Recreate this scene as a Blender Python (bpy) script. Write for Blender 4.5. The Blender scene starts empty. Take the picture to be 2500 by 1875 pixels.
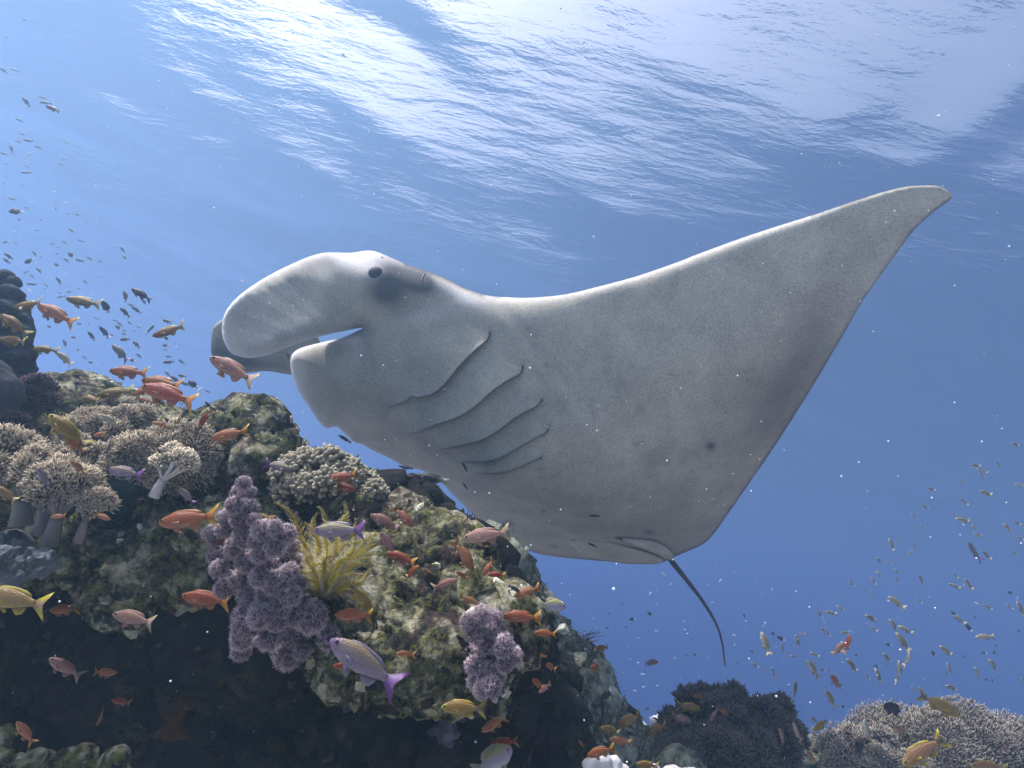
import bpy, bmesh, math, random
import numpy as np
from mathutils import Vector, Matrix, noise
from mathutils.geometry import delaunay_2d_cdt

sc = bpy.context.scene
COL = sc.collection
R = math.radians

# ------------------------------------------------------------------ camera
F = 1364.0                      # focal length in photo pixels (2500 wide)
PITCH, ROLL = R(17), R(12)
fwd = Vector((0, math.cos(PITCH), math.sin(PITCH)))
r0 = Vector((1, 0, 0)); u0 = Vector((0, -math.sin(PITCH), math.cos(PITCH)))
rgt = r0 * math.cos(ROLL) + u0 * math.sin(ROLL)
upv = u0 * math.cos(ROLL) - r0 * math.sin(ROLL)
cam = bpy.data.objects.new('camera', bpy.data.cameras.new('camera'))
COL.objects.link(cam)
cam.matrix_world = Matrix((rgt, upv, -fwd)).transposed().to_4x4()
cam.data.sensor_width = 36.0
cam.data.lens = 36.0 * F / 2500.0
cam.data.clip_start = 0.02
cam.data.clip_end = 2000
sc.camera = cam

def P(px, py, d):
    """photo pixel + distance along the view axis (metres) -> world point"""
    return (fwd + rgt * ((px - 1250) / F) + upv * ((937.5 - py) / F)) * d
_f, _r, _u = (np.array(v) for v in (fwd, rgt, upv))
def PA(px, py, d):
    px, py, d = (np.asarray(a, float) for a in (px, py, d))
    return (_f[None] + _r[None] * ((px - 1250) / F)[:, None] + _u[None] * ((937.5 - py) / F)[:, None]) * d[:, None]

# ------------------------------------------------------------------ light
SUN_EL, SUN_AZ = R(61), R(-90)            # azimuth measured from +Y, negative to the left
SDIR = Vector((math.sin(SUN_AZ) * math.cos(SUN_EL), math.cos(SUN_AZ) * math.cos(SUN_EL), math.sin(SUN_EL)))
w = bpy.data.worlds.new('World'); sc.world = w; w.use_nodes = True
nt = w.node_tree
sky = nt.nodes.new('ShaderNodeTexSky'); sky.sky_type = 'NISHITA'; sky.sun_disc = False
sky.sun_elevation = SUN_EL; sky.sun_rotation = SUN_AZ
sky.dust_density = 10.0
bg = nt.nodes['Background']; bg.inputs['Strength'].default_value = 0.15
nt.links.new(sky.outputs[0], bg.inputs[0])
sun = bpy.data.objects.new('sun', bpy.data.lights.new('sun', 'SUN')); COL.objects.link(sun)
sun.data.energy = 4.0; sun.data.angle = R(0.6); sun.data.color = (1.0, 0.96, 0.9)
sun.rotation_euler = SDIR.to_track_quat('Z', 'Y').to_euler()
sc.view_settings.view_transform = 'Standard'; sc.view_settings.look = 'None'
sc.view_settings.exposure = 0.80; sc.view_settings.gamma = 1.0
sc.cycles.use_denoising = True
sc.cycles.max_bounces = 5; sc.cycles.diffuse_bounces = 2; sc.cycles.glossy_bounces = 2
sc.cycles.transmission_bounces = 2; sc.cycles.volume_bounces = 1; sc.cycles.transparent_max_bounces = 8
sc.cycles.sample_clamp_indirect = 2.0
sc.cycles.caustics_reflective = False; sc.cycles.caustics_refractive = False

SURF_Z = 6.0

# ------------------------------------------------------------------ helpers
def mesh_obj(name, verts, faces, mat=None, parent=None, smooth=True):
    me = bpy.data.meshes.new(name)
    me.from_pydata([tuple(v) for v in verts], [], [tuple(f) for f in faces])
    me.update()
    if smooth: me.polygons.foreach_set('use_smooth', [True] * len(me.polygons))
    if mat: me.materials.append(mat)
    o = bpy.data.objects.new(name, me); COL.objects.link(o)
    if parent: o.parent = parent
    return o
def tag(o, label=None, cat=None, group=None, kind=None):
    if label: o['label'] = label
    if cat: o['category'] = cat
    if group: o['group'] = group
    if kind: o['kind'] = kind
    return o
def empty(name, loc=(0, 0, 0)):
    o = bpy.data.objects.new(name, None); COL.objects.link(o); o.location = loc
    o.empty_display_size = 0.05
    return o
def mat(name):
    m = bpy.data.materials.new(name); m.use_nodes = True
    t = m.node_tree
    return m, t, t.nodes['Principled BSDF'], t.nodes['Material Output']
def nd(t, kind, **kw):
    n = t.nodes.new(kind)
    for k, v in kw.items():
        if k.startswith('_'): setattr(n, k[1:], v)
        else: n.inputs[k.replace('_', ' ')].default_value = v
    return n
def ramp(t, src, stops):
    n = t.nodes.new('ShaderNodeValToRGB'); t.links.new(src, n.inputs[0])
    el = n.color_ramp.elements
    while len(el) < len(stops): el.new(0.5)
    for e, (p, c) in zip(el, stops):
        e.position = p; e.color = (c[0], c[1], c[2], 1) if len(c) == 3 else c
    return n
def vcol(me, name, arr):
    a = me.attributes.new(name, 'FLOAT', 'POINT'); a.data.foreach_set('value', np.asarray(arr, np.float32))

# ------------------------------------------------------------------ water
m_haze = bpy.data.materials.new('sea_water'); m_haze.use_nodes = True
t = m_haze.node_tree; t.nodes.clear()
out = t.nodes.new('ShaderNodeOutputMaterial'); pv = t.nodes.new('ShaderNodeVolumePrincipled')
pv.inputs['Color'].default_value = (.205,.345,.49, 1)
pv.inputs['Absorption Color'].default_value = (.14,.20,.80, 1)
pv.inputs['Density'].default_value = 0.084
pv.inputs['Anisotropy'].default_value = .6
t.links.new(pv.outputs[0], out.inputs['Volume'])
def box(name, lo, hi, m):
    v = [(x, y, z) for x in (lo[0], hi[0]) for y in (lo[1], hi[1]) for z in (lo[2], hi[2])]
    f = [(0,1,3,2),(4,6,7,5),(0,4,5,1),(2,3,7,6),(0,2,6,4),(1,5,7,3)]
    return mesh_obj(name, v, f, m, smooth=False)
hz = box('haze', (-160, -60, -31), (160, 260, SURF_Z - 0.25), m_haze)
tag(hz, 'clear blue sea water filling the whole scene', 'water', kind='stuff')

# the water surface seen from below: waves as geometry and fine ripples as bump
m_surf = bpy.data.materials.new('water_surface'); m_surf.use_nodes = True
t = m_surf.node_tree; t.nodes.clear()
out = t.nodes.new('ShaderNodeOutputMaterial'); mx = t.nodes.new('ShaderNodeMixShader')
tr = t.nodes.new('ShaderNodeBsdfTransparent'); gl = t.nodes.new('ShaderNodeBsdfGlossy')
gl.inputs['Roughness'].default_value = 0.02
fr = t.nodes.new('ShaderNodeFresnel'); fr.inputs['IOR'].default_value = 1.33
geo = t.nodes.new('ShaderNodeNewGeometry')
mp = nd(t, 'ShaderNodeMapping'); mp.inputs['Rotation'].default_value = (0, 0, R(-20)); mp.inputs['Scale'].default_value = (0.33, 1.0, 1.0)
t.links.new(geo.outputs['Position'], mp.inputs['Vector'])
n1 = nd(t, 'ShaderNodeTexNoise', Scale=2.3, Detail=6.0, Roughness=0.56, Distortion=0.2)
t.links.new(mp.outputs[0], n1.inputs['Vector'])
bp = nd(t, 'ShaderNodeBump', Strength=1.0, Distance=0.11)
t.links.new(n1.outputs[0], bp.inputs['Height'])
n2 = nd(t, 'ShaderNodeTexNoise', Scale=0.32, Detail=3.0, Roughness=0.55); t.links.new(geo.outputs['Position'], n2.inputs['Vector'])
rp = ramp(t, n2.outputs[0], [(.36, (.15,) * 3), (.66, (1,) * 3)]); t.links.new(rp.outputs[0], bp.inputs['Strength'])
t.links.new(bp.outputs[0], fr.inputs['Normal']); t.links.new(bp.outputs[0], gl.inputs['Normal'])
t.links.new(fr.outputs[0], mx.inputs[0]); t.links.new(tr.outputs[0], mx.inputs[1]); t.links.new(gl.outputs[0], mx.inputs[2])
t.links.new(mx.outputs[0], out.inputs['Surface'])
def sheet(name, xs, ys, zf, m):
    X, Y = np.meshgrid(xs, ys); Z = zf(X, Y)
    v = np.stack([X.ravel(), Y.ravel(), Z.ravel()], 1); nx, ny = len(xs), len(ys)
    i = np.arange((nx - 1) * (ny - 1)); a = (i // (nx - 1)) * nx + i % (nx - 1)
    return mesh_obj(name, v.tolist(), np.stack([a, a + 1, a + nx + 1, a + nx], 1).tolist(), m)
def zsurf(X, Y):
    z = np.zeros_like(X); rs = np.random.RandomState(5)
    for k in range(16):
        lam = 1.1 * 1.28 ** k if k < 10 else rs.uniform(1.5, 6); a = R(125) + rs.normal(0, .45); ph = rs.uniform(0, 6.3)
        q = (X * math.cos(a) + Y * math.sin(a)) * 2 * math.pi / lam + ph
        z += 0.0085 * min(lam, 6) * np.sin(q + 0.6 * np.sin(q * .37 + ph))
    return SURF_Z + z * .55
g = np.concatenate([np.linspace(-600, -34, 24), np.arange(-33, 33.1, .22), np.linspace(34, 600, 24)])
gy = np.concatenate([np.linspace(-200, -8, 12), np.arange(-7.5, 45, .22), np.linspace(46, 700, 26)])
ws = sheet('water', g, gy, zsurf, m_surf); tag(ws, 'rippled sea surface seen from below', 'water', kind='structure')
# ------------------------------------------------------------------ manta ray
def tps_fit(pts, vals, lam=0.0):
    p = np.asarray(pts, float) / 500.0; v = np.asarray(vals, float); n = len(p)
    d = np.linalg.norm(p[:, None] - p[None], axis=2); K = np.where(d > 0, d * d * np.log(d + 1e-12), 0) + lam * np.eye(n)
    A = np.zeros((n + 3, n + 3)); A[:n, :n] = K; A[:n, n] = 1; A[:n, n + 1:] = p; A[n:, :n] = A[:n, n:].T
    c = np.linalg.solve(A, np.concatenate([v, np.zeros(3)]))
    def ev(x, y):
        q = np.stack([np.ravel(x), np.ravel(y)], 1) / 500.0
        d = np.linalg.norm(q[:, None] - p[None], axis=2); K = np.where(d > 0, d * d * np.log(d + 1e-12), 0)
        return K @ c[:n] + c[n] + q @ c[n + 1:]
    return ev
def shep(pts, vals, s=180.0):
    p = np.asarray(pts, float); v = np.asarray(vals, float)
    def ev(x, y):
        d2 = (np.ravel(x)[:, None] - p[None, :, 0]) ** 2 + (np.ravel(y)[:, None] - p[None, :, 1]) ** 2
        wt = 1.0 / (d2 + 900.0) ** 1.3
        return (wt @ v) / wt.sum(1)
    return ev
def seg_dist(q, poly, closed=True):
    poly = np.asarray(poly, float); a = poly if closed else poly[:-1]; b = np.roll(poly, -1, 0) if closed else poly[1:]
    best = np.full(len(q), 1e9)
    for s, e in zip(a, b):
        ab = e - s; tt = np.clip(((q - s) @ ab) / max(ab @ ab, 1e-9), 0, 1)
        best = np.minimum(best, np.linalg.norm(q - (s + tt[:, None] * ab), axis=1))
    return best
def in_poly(q, poly):
    poly = np.asarray(poly, float); x, y = q[:, 0], q[:, 1]; c = np.zeros(len(q), bool)
    j = len(poly) - 1
    for i in range(len(poly)):
        xi, yi = poly[i]; xj, yj = poly[j]
        hit = ((yi > y) != (yj > y)) & (x < (xj - xi) * (y - yi) / (yj - yi + 1e-12) + xi); c ^= hit; j = i
    return c
def smooth_curve(pts, step, closed=False):
    """Catmull-Rom through the points, resampled at about `step`"""
    p = [np.asarray(a, float) for a in pts]; n = len(p); o = []
    for i in range(n if closed else n - 1):
        a, b, c, d = (p[(i + k) % n] if closed else p[min(max(i + k, 0), n - 1)] for k in (-1, 0, 1, 2))
        m = max(1, int(round(np.linalg.norm(c - b) / step)))
        for k in range(m):
            u = k / m
            o.append(.5 * (2 * b + (c - a) * u + (2 * a - 5 * b + 4 * c - d) * u * u + (3 * b - a - 3 * c + d) * u ** 3))
    if not closed: o.append(p[-1])
    return np.array(o)
def sstep(a, b, x): 
    u = np.clip((x - a) / (b - a), 0, 1); return u * u * (3 - 2 * u)

def shell(name, outline, depth, belly, back, rad, extra_pts=None, step=7.0, ostep=6.0, bump=None, mt=None, parent=None, attrs=None, smooth_out=True):
    """closed lens-like body bounded by an outline: a mid surface, thickness on both sides"""
    ol = smooth_curve(outline, ostep, True) if smooth_out else np.asarray(outline, float)
    lo, hi = ol.min(0), ol.max(0)
    gx, gy = np.meshgrid(np.arange(lo[0], hi[0], step), np.arange(lo[1], hi[1], step * .87))
    gx = gx + (np.arange(gx.shape[0]) % 2)[:, None] * step * .5
    q = np.stack([gx.ravel(), gy.ravel()], 1)
    dd = seg_dist(q, ol); q = q[in_poly(q, ol) & (dd > step * .45)]
    dd = seg_dist(q, ol)
    near = q[dd < step * 2.5]                                  # a denser rim
    if extra_pts is not None:
        e = np.asarray(extra_pts); e = e[in_poly(e, ol)]; e = e[seg_dist(e, ol) > 2.0]
        dm = np.full(len(q), 1e9)
        for s in range(0, len(e), 400): dm = np.minimum(dm, np.linalg.norm(q[:, None] - e[None, s:s + 400], axis=2).min(1))
        q = np.concatenate([q[dm > 2.2], e])
    n = len(ol); allp = np.concatenate([ol, q])
    vs, es, fs, ov, oe, of = delaunay_2d_cdt([Vector(a) for a in allp], [(i, (i + 1) % n) for i in range(n)], [], 0, 1e-4)
    v = np.array([(a[0], a[1]) for a in vs])
    cen = np.array([v[list(f)].mean(0) for f in fs]); keep = in_poly(cen, ol)
    fs = [f for f, k in zip(fs, keep) if k]
    d_edge = seg_dist(v, ol); rim = d_edge < 1e-3
    d0 = depth(v[:, 0], v[:, 1]); h = 2.0
    S = PA(v[:, 0], v[:, 1], d0)
    Sx = PA(v[:, 0] + h, v[:, 1], depth(v[:, 0] + h, v[:, 1])) - PA(v[:, 0] - h, v[:, 1], depth(v[:, 0] - h, v[:, 1]))
    Sy = PA(v[:, 0], v[:, 1] + h, depth(v[:, 0], v[:, 1] + h)) - PA(v[:, 0], v[:, 1] - h, depth(v[:, 0], v[:, 1] - h))
    N = np.cross(Sx, Sy); N /= np.linalg.norm(N, axis=1)[:, None] + 1e-12
    N[(N * S).sum(1) < 0] *= -1                                # away from the viewer
    rr = rad(v[:, 0], v[:, 1]); pr = np.sqrt(np.clip(1 - (1 - np.clip(d_edge / rr, 0, 1)) ** 2, 0, 1))
    bz = belly(v[:, 0], v[:, 1]) * pr
    if bump is not None: bz = bz + bump(v[:, 0], v[:, 1]) * np.clip(d_edge / 14, 0, 1)
    tz = back(v[:, 0], v[:, 1]) * pr
    ray = S / np.linalg.norm(S, axis=1)[:, None]; cosn = np.clip((N * ray).sum(1), .45, 1)
    A = S - ray * (bz / cosn)[:, None]; B = S + N * tz[:, None]
    m = len(v); idx2 = np.arange(m) + m; idx2[rim] = np.arange(m)[rim]
    faces = []
    for f in fs:
        faces.append(f); faces.append(tuple(int(idx2[i]) for i in reversed(f)))
    o = mesh_obj(name, np.concatenate([A, B]).tolist(), faces, mt, parent)
    side = np.concatenate([np.zeros(m), np.ones(m)])
    vcol(o.data, 'back', side)
    if attrs:
        for k, fn in attrs.items():
            a = fn(v[:, 0], v[:, 1]); vcol(o.data, k, np.concatenate([a, a]))
    bm = bmesh.new(); bm.from_mesh(o.data)
    bmesh.ops.delete(bm, geom=[x for x in bm.verts if not x.link_faces], context='VERTS')
    bmesh.ops.recalc_face_normals(bm, faces=bm.faces); bm.to_mesh(o.data); bm.free()
    return o

MANTA_OUT = [(884,800),(812,814),(757,828),(703,847),(649,868),(606,874),(569,865),(551,843),(542,810),(546,774),(562,745),(595,713),(649,677),(703,649),
 (757,626),(794,617),(830,617),(859,617),(895,612),(920,615),(956,630),(993,646),(1040,661),(1083,677),(1126,699),(1173,717),(1210,724),(1288,727),(1378,719),
 (1468,698),(1559,673),(1649,642),(1700,622),(1795,587),(1890,555),(1985,525),(2064,498),(2143,473),(2206,457),(2254,453),(2286,454),(2308,462),(2322,474),
 (2323,484),(2311,495),(2286,512),(2257,537),(2225,569),(2191,615),(2159,660),(2127,704),(2096,751),(2064,808),(2032,862),(1998,920),(1958,985),(1895,1084),
 (1832,1176),(1800,1222),(1779,1252),(1743,1303),(1717,1328),(1688,1342),(1646,1360),(1621,1371),(1580,1377),(1489,1371),(1381,1362),(1308,1350),(1240,1323),
 (1207,1303),(1171,1274),(1131,1234),(1103,1205),(1081,1183),(1041,1153),(1005,1142),(972,1130),(947,1116),(922,1105),(900,1094),(884,1084),(866,1080),(848,1067),
 (835,1052),(822,1042),(808,1044),(794,1045),(776,1027),(757,998),(732,962),(714,919),(709,883),(714,864),(730,852),(757,843),(790,835),(830,826),(866,811)]
def gc(L): return [(900 + x * .3617, 800 + y * .3617) for x, y in L]
SLITS = [gc([(818,30),(800,80),(720,150),(620,250),(530,360),(460,430),(390,460),(330,470),(290,465),(250,495),(150,530),(130,545)]),
 gc([(1040,255),(1020,310),(930,360),(820,440),(720,530),(600,605),(480,645),(350,695),(270,715)]),
 gc([(1170,485),(1130,530),(1000,600),(880,690),(770,755),(670,785),(570,805),(470,825)]),
 gc([(1210,685),(1190,710),(1080,770),(960,840),(860,885),(750,905),(600,910)]),
 gc([(1170,870),(1090,910),(1000,950),(920,975),(830,985),(720,980)])]
_dm = tps_fit([(2320,475),(1985,525),(1700,622),(2000,915),(1820,1190),(1640,1365),(714,880),(895,612),(1040,661),(1200,723),(1450,705),(1150,950),(1450,950),(1700,900),
  (945,1115),(800,1040),(1100,1200),(1171,1274),(1300,1348),(1480,1370),(700,700),(560,810),(900,850),(1200,1130),(1350,1240),(1450,1300)],
 [2.12,2.22,2.40,2.42,2.92,3.22,2.82,2.72,2.66,2.62,2.52,2.70,2.60,2.46,
  3.08,2.98,3.22,3.50,3.50,3.36,2.80,2.86,2.76,2.88,3.00,3.08], 1e-3)
FIN_LOW = np.array([(480,880),(542,862),(569,869),(606,878),(649,872),(703,852),(757,833),(812,819),(884,803)], float)
def above_slit(x, y):
    yl = np.interp(x, FIN_LOW[:, 0], FIN_LOW[:, 1]); return (y < yl) & (x < 884)
def manta_depth(x, y):
    x, y = np.ravel(x), np.ravel(y)
    d = _dm(x, y)
    fin = above_slit(x, y) * sstep(10, -230, x - 884 + (800 - y) * .5)
    # the cephalic fin hangs out on the near side and curls inwards at its tip
    d = d - fin * (0.30 - 0.16 * sstep(720, 545, x) ) + fin * 0.05 * ((y - 745) / 110.0) ** 2
    return d
_CP = [(600,780),(720,740),(830,700),(900,660),(960,720),(730,900),(800,960),(900,900),(1000,850),(1100,760),(1150,950),(1050,1050),(950,1080),(1250,1000),(1200,1150),
       (1400,900),(1500,760),(1700,700),(1900,640),(2100,540),(2300,475),(2000,800),(1800,1000),(1750,1250),(1640,1340),(1500,1200),(1350,1320),(1200,1280)]
_B = [.014,.022,.12,.20,.17,.10,.14,.16,.15,.09,.17,.17,.13,.15,.14,.09,.05,.045,.035,.022,.012,.03,.045,.025,.03,.08,.035,.03]
_T = [.012,.022,.09,.14,.18,.14,.18,.22,.22,.10,.25,.24,.20,.22,.2,.12,.05,.04,.03,.02,.012,.03,.05,.03,.04,.12,.05,.05]
_R = [12,20,90,125,120,75,110,140,130,60,160,150,110,120,120,110,40,34,30,24,16,60,80,60,50,120,60,60]
m_belly, m_back, m_rad = shep(_CP, _B), shep(_CP, _T), shep(_CP, _R)
SLIT_C = [smooth_curve(s, 3.0) for s in SLITS]
def slit_field(c, x, y):
    q = np.stack([np.ravel(x), np.ravel(y)], 1); best = np.full(len(q), 1e9); sg = np.zeros(len(q)); al = np.zeros(len(q)); n = len(c)
    for i in range(n - 1):
        a, b = c[i], c[i + 1]; ab = b - a; tt = np.clip(((q - a) @ ab) / (ab @ ab), 0, 1); dv = q - (a + tt[:, None] * ab); dl = np.linalg.norm(dv, axis=1)
        cr = ab[0] * dv[:, 1] - ab[1] * dv[:, 0]; u = dl < best
        best[u] = dl[u]; sg[u] = np.where(cr[u] > 0, 1, -1); al[u] = (i + tt[u]) / (n - 1)
    return best, sg, al
def gau(x, y, cx, cy, sx, sy, a=0.0):
    ca, sa = math.cos(R(a)), math.sin(R(a)); dx, dy = x - cx, y - cy
    return np.exp(-.5 * (((dx * ca + dy * sa) / sx) ** 2 + ((-dx * sa + dy * ca) / sy) ** 2))
def manta_bump(x, y):
    x, y = np.ravel(x), np.ravel(y); h = np.zeros(len(x))
    for k, c in enumerate(SLIT_C):
        d, s, al = slit_field(c, x, y); endw = np.clip(np.minimum(al, 1 - al) * 7, 0, 1)
        amp = (.028, .032, .032, .028, .020)[k]
        h += endw * amp * np.where(s > 0, np.exp(-d / 34), -.55 * np.exp(-d / 15)) * np.where(s > 0, 1, 1)
    h += .030 * gau(x, y, 925, 672, 42, 34) + .014 * gau(x, y, 1010, 700, 60, 30, 20)
    h += .020 * gau(x, y, 868, 850, 9, 50, -8) - .022 * gau(x, y, 895, 850, 12, 50, -8)
    h += .014 * gau(x, y, 880, 770, 20, 80, -38) + .007 * gau(x, y, 845, 740, 14, 80, -38)       # folds running up the base of the head fin
    h += .012 * gau(x, y, 830, 930, 70, 30) - .014 * gau(x, y, 950, 880, 50, 40) + .014 * gau(x, y, 1060, 770, 60, 16, -15)
    h += -.035 * gau(x, y, 1960, 890, 190, 38, 118) + .02 * gau(x, y, 2040, 880, 150, 30, 118)     # ripple along the trailing edge
    h += -.03 * gau(x, y, 1200, 1230, 190, 30, 33) + .03 * gau(x, y, 1380, 1230, 220, 60, 25)
    h += .010 * gau(x, y, 1310, 890, 8, 110, -38) - .008 * gau(x, y, 1335, 880, 10, 120, -38)
    fz = above_slit(x, y) * sstep(10, -120, x - 884 + (800 - y) * .5)          # wrinkles fanning over the head fin
    ang = np.arctan2(y - 905, x - 925); rr_ = np.hypot(y - 905, x - 925)
    h += fz * (.0016 * np.sin(ang * 95 + rr_ * .012) + .0022 * np.sin(ang * 41 + 1.0))
    rs = np.random.RandomState(3)
    for k in range(26): h += rs.normal(0, .0035) * gau(x, y, rs.uniform(700, 2200), rs.uniform(600, 1350), rs.uniform(25, 80), rs.uniform(20, 60), rs.uniform(0, 180))
    return h
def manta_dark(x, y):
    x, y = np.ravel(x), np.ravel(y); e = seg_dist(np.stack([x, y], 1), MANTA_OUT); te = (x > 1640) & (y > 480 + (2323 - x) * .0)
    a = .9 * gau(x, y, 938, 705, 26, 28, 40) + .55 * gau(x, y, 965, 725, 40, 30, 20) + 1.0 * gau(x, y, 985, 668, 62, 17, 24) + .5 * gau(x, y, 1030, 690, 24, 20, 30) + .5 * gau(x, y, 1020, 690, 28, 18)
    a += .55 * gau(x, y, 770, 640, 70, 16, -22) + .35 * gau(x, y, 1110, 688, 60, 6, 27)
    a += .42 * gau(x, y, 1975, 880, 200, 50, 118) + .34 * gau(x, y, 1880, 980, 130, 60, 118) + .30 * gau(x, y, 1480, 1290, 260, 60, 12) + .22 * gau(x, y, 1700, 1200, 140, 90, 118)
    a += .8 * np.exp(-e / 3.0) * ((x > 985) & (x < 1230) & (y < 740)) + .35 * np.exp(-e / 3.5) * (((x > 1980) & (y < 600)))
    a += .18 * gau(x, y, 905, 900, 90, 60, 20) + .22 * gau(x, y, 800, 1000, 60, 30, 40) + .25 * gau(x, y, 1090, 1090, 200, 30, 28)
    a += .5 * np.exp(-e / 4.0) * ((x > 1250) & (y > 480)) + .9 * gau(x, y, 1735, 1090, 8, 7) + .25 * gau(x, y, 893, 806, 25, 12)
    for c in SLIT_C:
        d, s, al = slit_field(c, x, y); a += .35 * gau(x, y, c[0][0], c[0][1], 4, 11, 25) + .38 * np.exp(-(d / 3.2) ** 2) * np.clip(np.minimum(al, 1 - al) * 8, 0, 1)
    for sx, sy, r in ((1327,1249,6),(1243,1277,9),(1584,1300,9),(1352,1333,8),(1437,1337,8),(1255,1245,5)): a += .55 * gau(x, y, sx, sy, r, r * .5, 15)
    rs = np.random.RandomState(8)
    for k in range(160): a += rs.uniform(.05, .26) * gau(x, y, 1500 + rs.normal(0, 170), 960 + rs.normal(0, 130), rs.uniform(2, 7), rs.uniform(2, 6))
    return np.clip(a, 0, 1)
def manta_white_highlight(x, y):  # sunlit rim highlights painted into the skin, over pale face patches
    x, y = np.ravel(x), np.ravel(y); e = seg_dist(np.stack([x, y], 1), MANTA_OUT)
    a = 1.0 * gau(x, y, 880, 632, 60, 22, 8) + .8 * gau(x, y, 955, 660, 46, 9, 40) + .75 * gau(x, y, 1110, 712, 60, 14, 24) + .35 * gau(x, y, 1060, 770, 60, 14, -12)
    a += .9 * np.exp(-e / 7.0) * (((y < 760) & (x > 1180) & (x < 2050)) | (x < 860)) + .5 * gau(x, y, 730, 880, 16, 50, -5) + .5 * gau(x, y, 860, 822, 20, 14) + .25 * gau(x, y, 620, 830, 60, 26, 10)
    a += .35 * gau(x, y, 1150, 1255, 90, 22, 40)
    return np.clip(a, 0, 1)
m_manta, t, b, out = mat('manta_skin')
at = nd(t, 'ShaderNodeAttribute', _attribute_name='dark'); ab = nd(t, 'ShaderNodeAttribute', _attribute_name='back')
tc = t.nodes.new('ShaderNodeNewGeometry')
nz = nd(t, 'ShaderNodeTexNoise', Scale=5.0, Detail=6.0, Roughness=.62); t.links.new(tc.outputs['Position'], nz.inputs['Vector'])
nf = nd(t, 'ShaderNodeTexNoise', Scale=150.0, Detail=3.0, Roughness=.7); t.links.new(tc.outputs['Position'], nf.inputs['Vector'])
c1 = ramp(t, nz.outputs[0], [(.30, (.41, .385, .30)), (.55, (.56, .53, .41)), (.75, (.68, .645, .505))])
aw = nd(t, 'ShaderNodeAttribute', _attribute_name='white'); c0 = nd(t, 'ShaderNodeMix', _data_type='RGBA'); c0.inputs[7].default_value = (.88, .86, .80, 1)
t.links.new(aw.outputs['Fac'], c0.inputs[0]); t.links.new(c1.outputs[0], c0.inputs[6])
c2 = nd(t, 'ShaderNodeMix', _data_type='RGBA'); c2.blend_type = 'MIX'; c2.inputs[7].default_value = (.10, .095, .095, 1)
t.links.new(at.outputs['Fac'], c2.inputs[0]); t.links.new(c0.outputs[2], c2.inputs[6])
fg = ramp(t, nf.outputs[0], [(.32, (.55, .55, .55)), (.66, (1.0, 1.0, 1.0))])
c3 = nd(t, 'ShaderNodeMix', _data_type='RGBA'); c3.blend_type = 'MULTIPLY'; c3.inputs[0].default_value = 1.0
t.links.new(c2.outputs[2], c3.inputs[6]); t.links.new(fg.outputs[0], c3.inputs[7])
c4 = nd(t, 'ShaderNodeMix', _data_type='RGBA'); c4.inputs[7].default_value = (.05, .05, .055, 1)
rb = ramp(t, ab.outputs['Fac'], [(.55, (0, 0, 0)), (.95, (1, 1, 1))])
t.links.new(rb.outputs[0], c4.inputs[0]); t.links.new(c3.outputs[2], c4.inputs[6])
t.links.new(c4.outputs[2], b.inputs['Base Color'])
b.inputs['Roughness'].default_value = .62; b.inputs['Specular IOR Level'].default_value = .12
bp = nd(t, 'ShaderNodeBump', Strength=.25, Distance=.004); t.links.new(nf.outputs[0], bp.inputs['Height']); t.links.new(bp.outputs[0], b.inputs['Normal'])

manta = empty('manta_ray', P(1300, 1000, 2.9))
def adopt(o, par):            # parent without moving
    o.parent = par; o.matrix_parent_inverse = Matrix.Translation(-par.location); return o
ex = []
for c in SLIT_C:
    tn = np.gradient(c, axis=0); tn /= np.linalg.norm(tn, axis=1)[:, None]; nn = np.stack([-tn[:, 1], tn[:, 0]], 1)
    for off in (-14, -9, -5, -2, -.6, .6, 2, 5, 9, 14): ex.append((c + nn * off)[::1 if abs(off) < 3 else 2])
body = adopt(shell('body', MANTA_OUT, manta_depth, m_belly, m_back, m_rad, np.concatenate(ex), 7.5, 6.0, manta_bump, m_manta, None, {'dark': manta_dark, 'white': manta_white_highlight}), manta)
tag(manta, 'huge pale grey manta ray gliding over the reef with one wing raised', 'manta ray')
# ---- more of the manta: far head fin, hidden far wing, tail, hind fins, eye, gill slits
from mathutils.bvhtree import BVHTree
def bvh_of(objs):
    vs, fs = [], []
    for o in objs:
        n = len(vs); mw = o.matrix_world if o.parent is None else Matrix()
        vs += [mw @ v.co for v in o.data.vertices]; fs += [tuple(i + n for i in p.vertices) for p in o.data.polygons]
    return BVHTree.FromPolygons(vs, fs)
def hit_depth(bv, px, py):
    """distance along the view axis of the first surface behind a photo pixel, or None"""
    d = P(px, py, 1.0); h = bv.ray_cast(Vector((0, 0, 0)), d.normalized())
    return None if h[0] is None else h[0].dot(fwd)
def tube(name, pts, rads, m, seg=8, parent=None, cap=True):
    pts = [Vector(p) for p in pts]; v, f = [], []; prev = None
    for i, p in enumerate(pts):
        tg = (pts[min(i + 1, len(pts) - 1)] - pts[max(i - 1, 0)]).normalized()
        a = prev if prev is not None else tg.orthogonal().normalized(); a = (a - tg * a.dot(tg)).normalized(); prev = a; b_ = tg.cross(a)
        for k in range(seg):
            an = 2 * math.pi * k / seg; v.append(p + (a * math.cos(an) + b_ * math.sin(an)) * rads[i])
    for i in range(len(pts) - 1):
        for k in range(seg): f.append((i * seg + k, i * seg + (k + 1) % seg, (i + 1) * seg + (k + 1) % seg, (i + 1) * seg + k))
    if cap:
        f.append(tuple(reversed(range(seg)))); f.append(tuple(range((len(pts) - 1) * seg, len(pts) * seg)))
    return mesh_obj(name, v, f, m, parent) if name else (v, f)
bv_m = bvh_of([body])
cst = lambda v: (lambda x, y: np.full(len(np.ravel(x)), float(v)))
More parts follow.
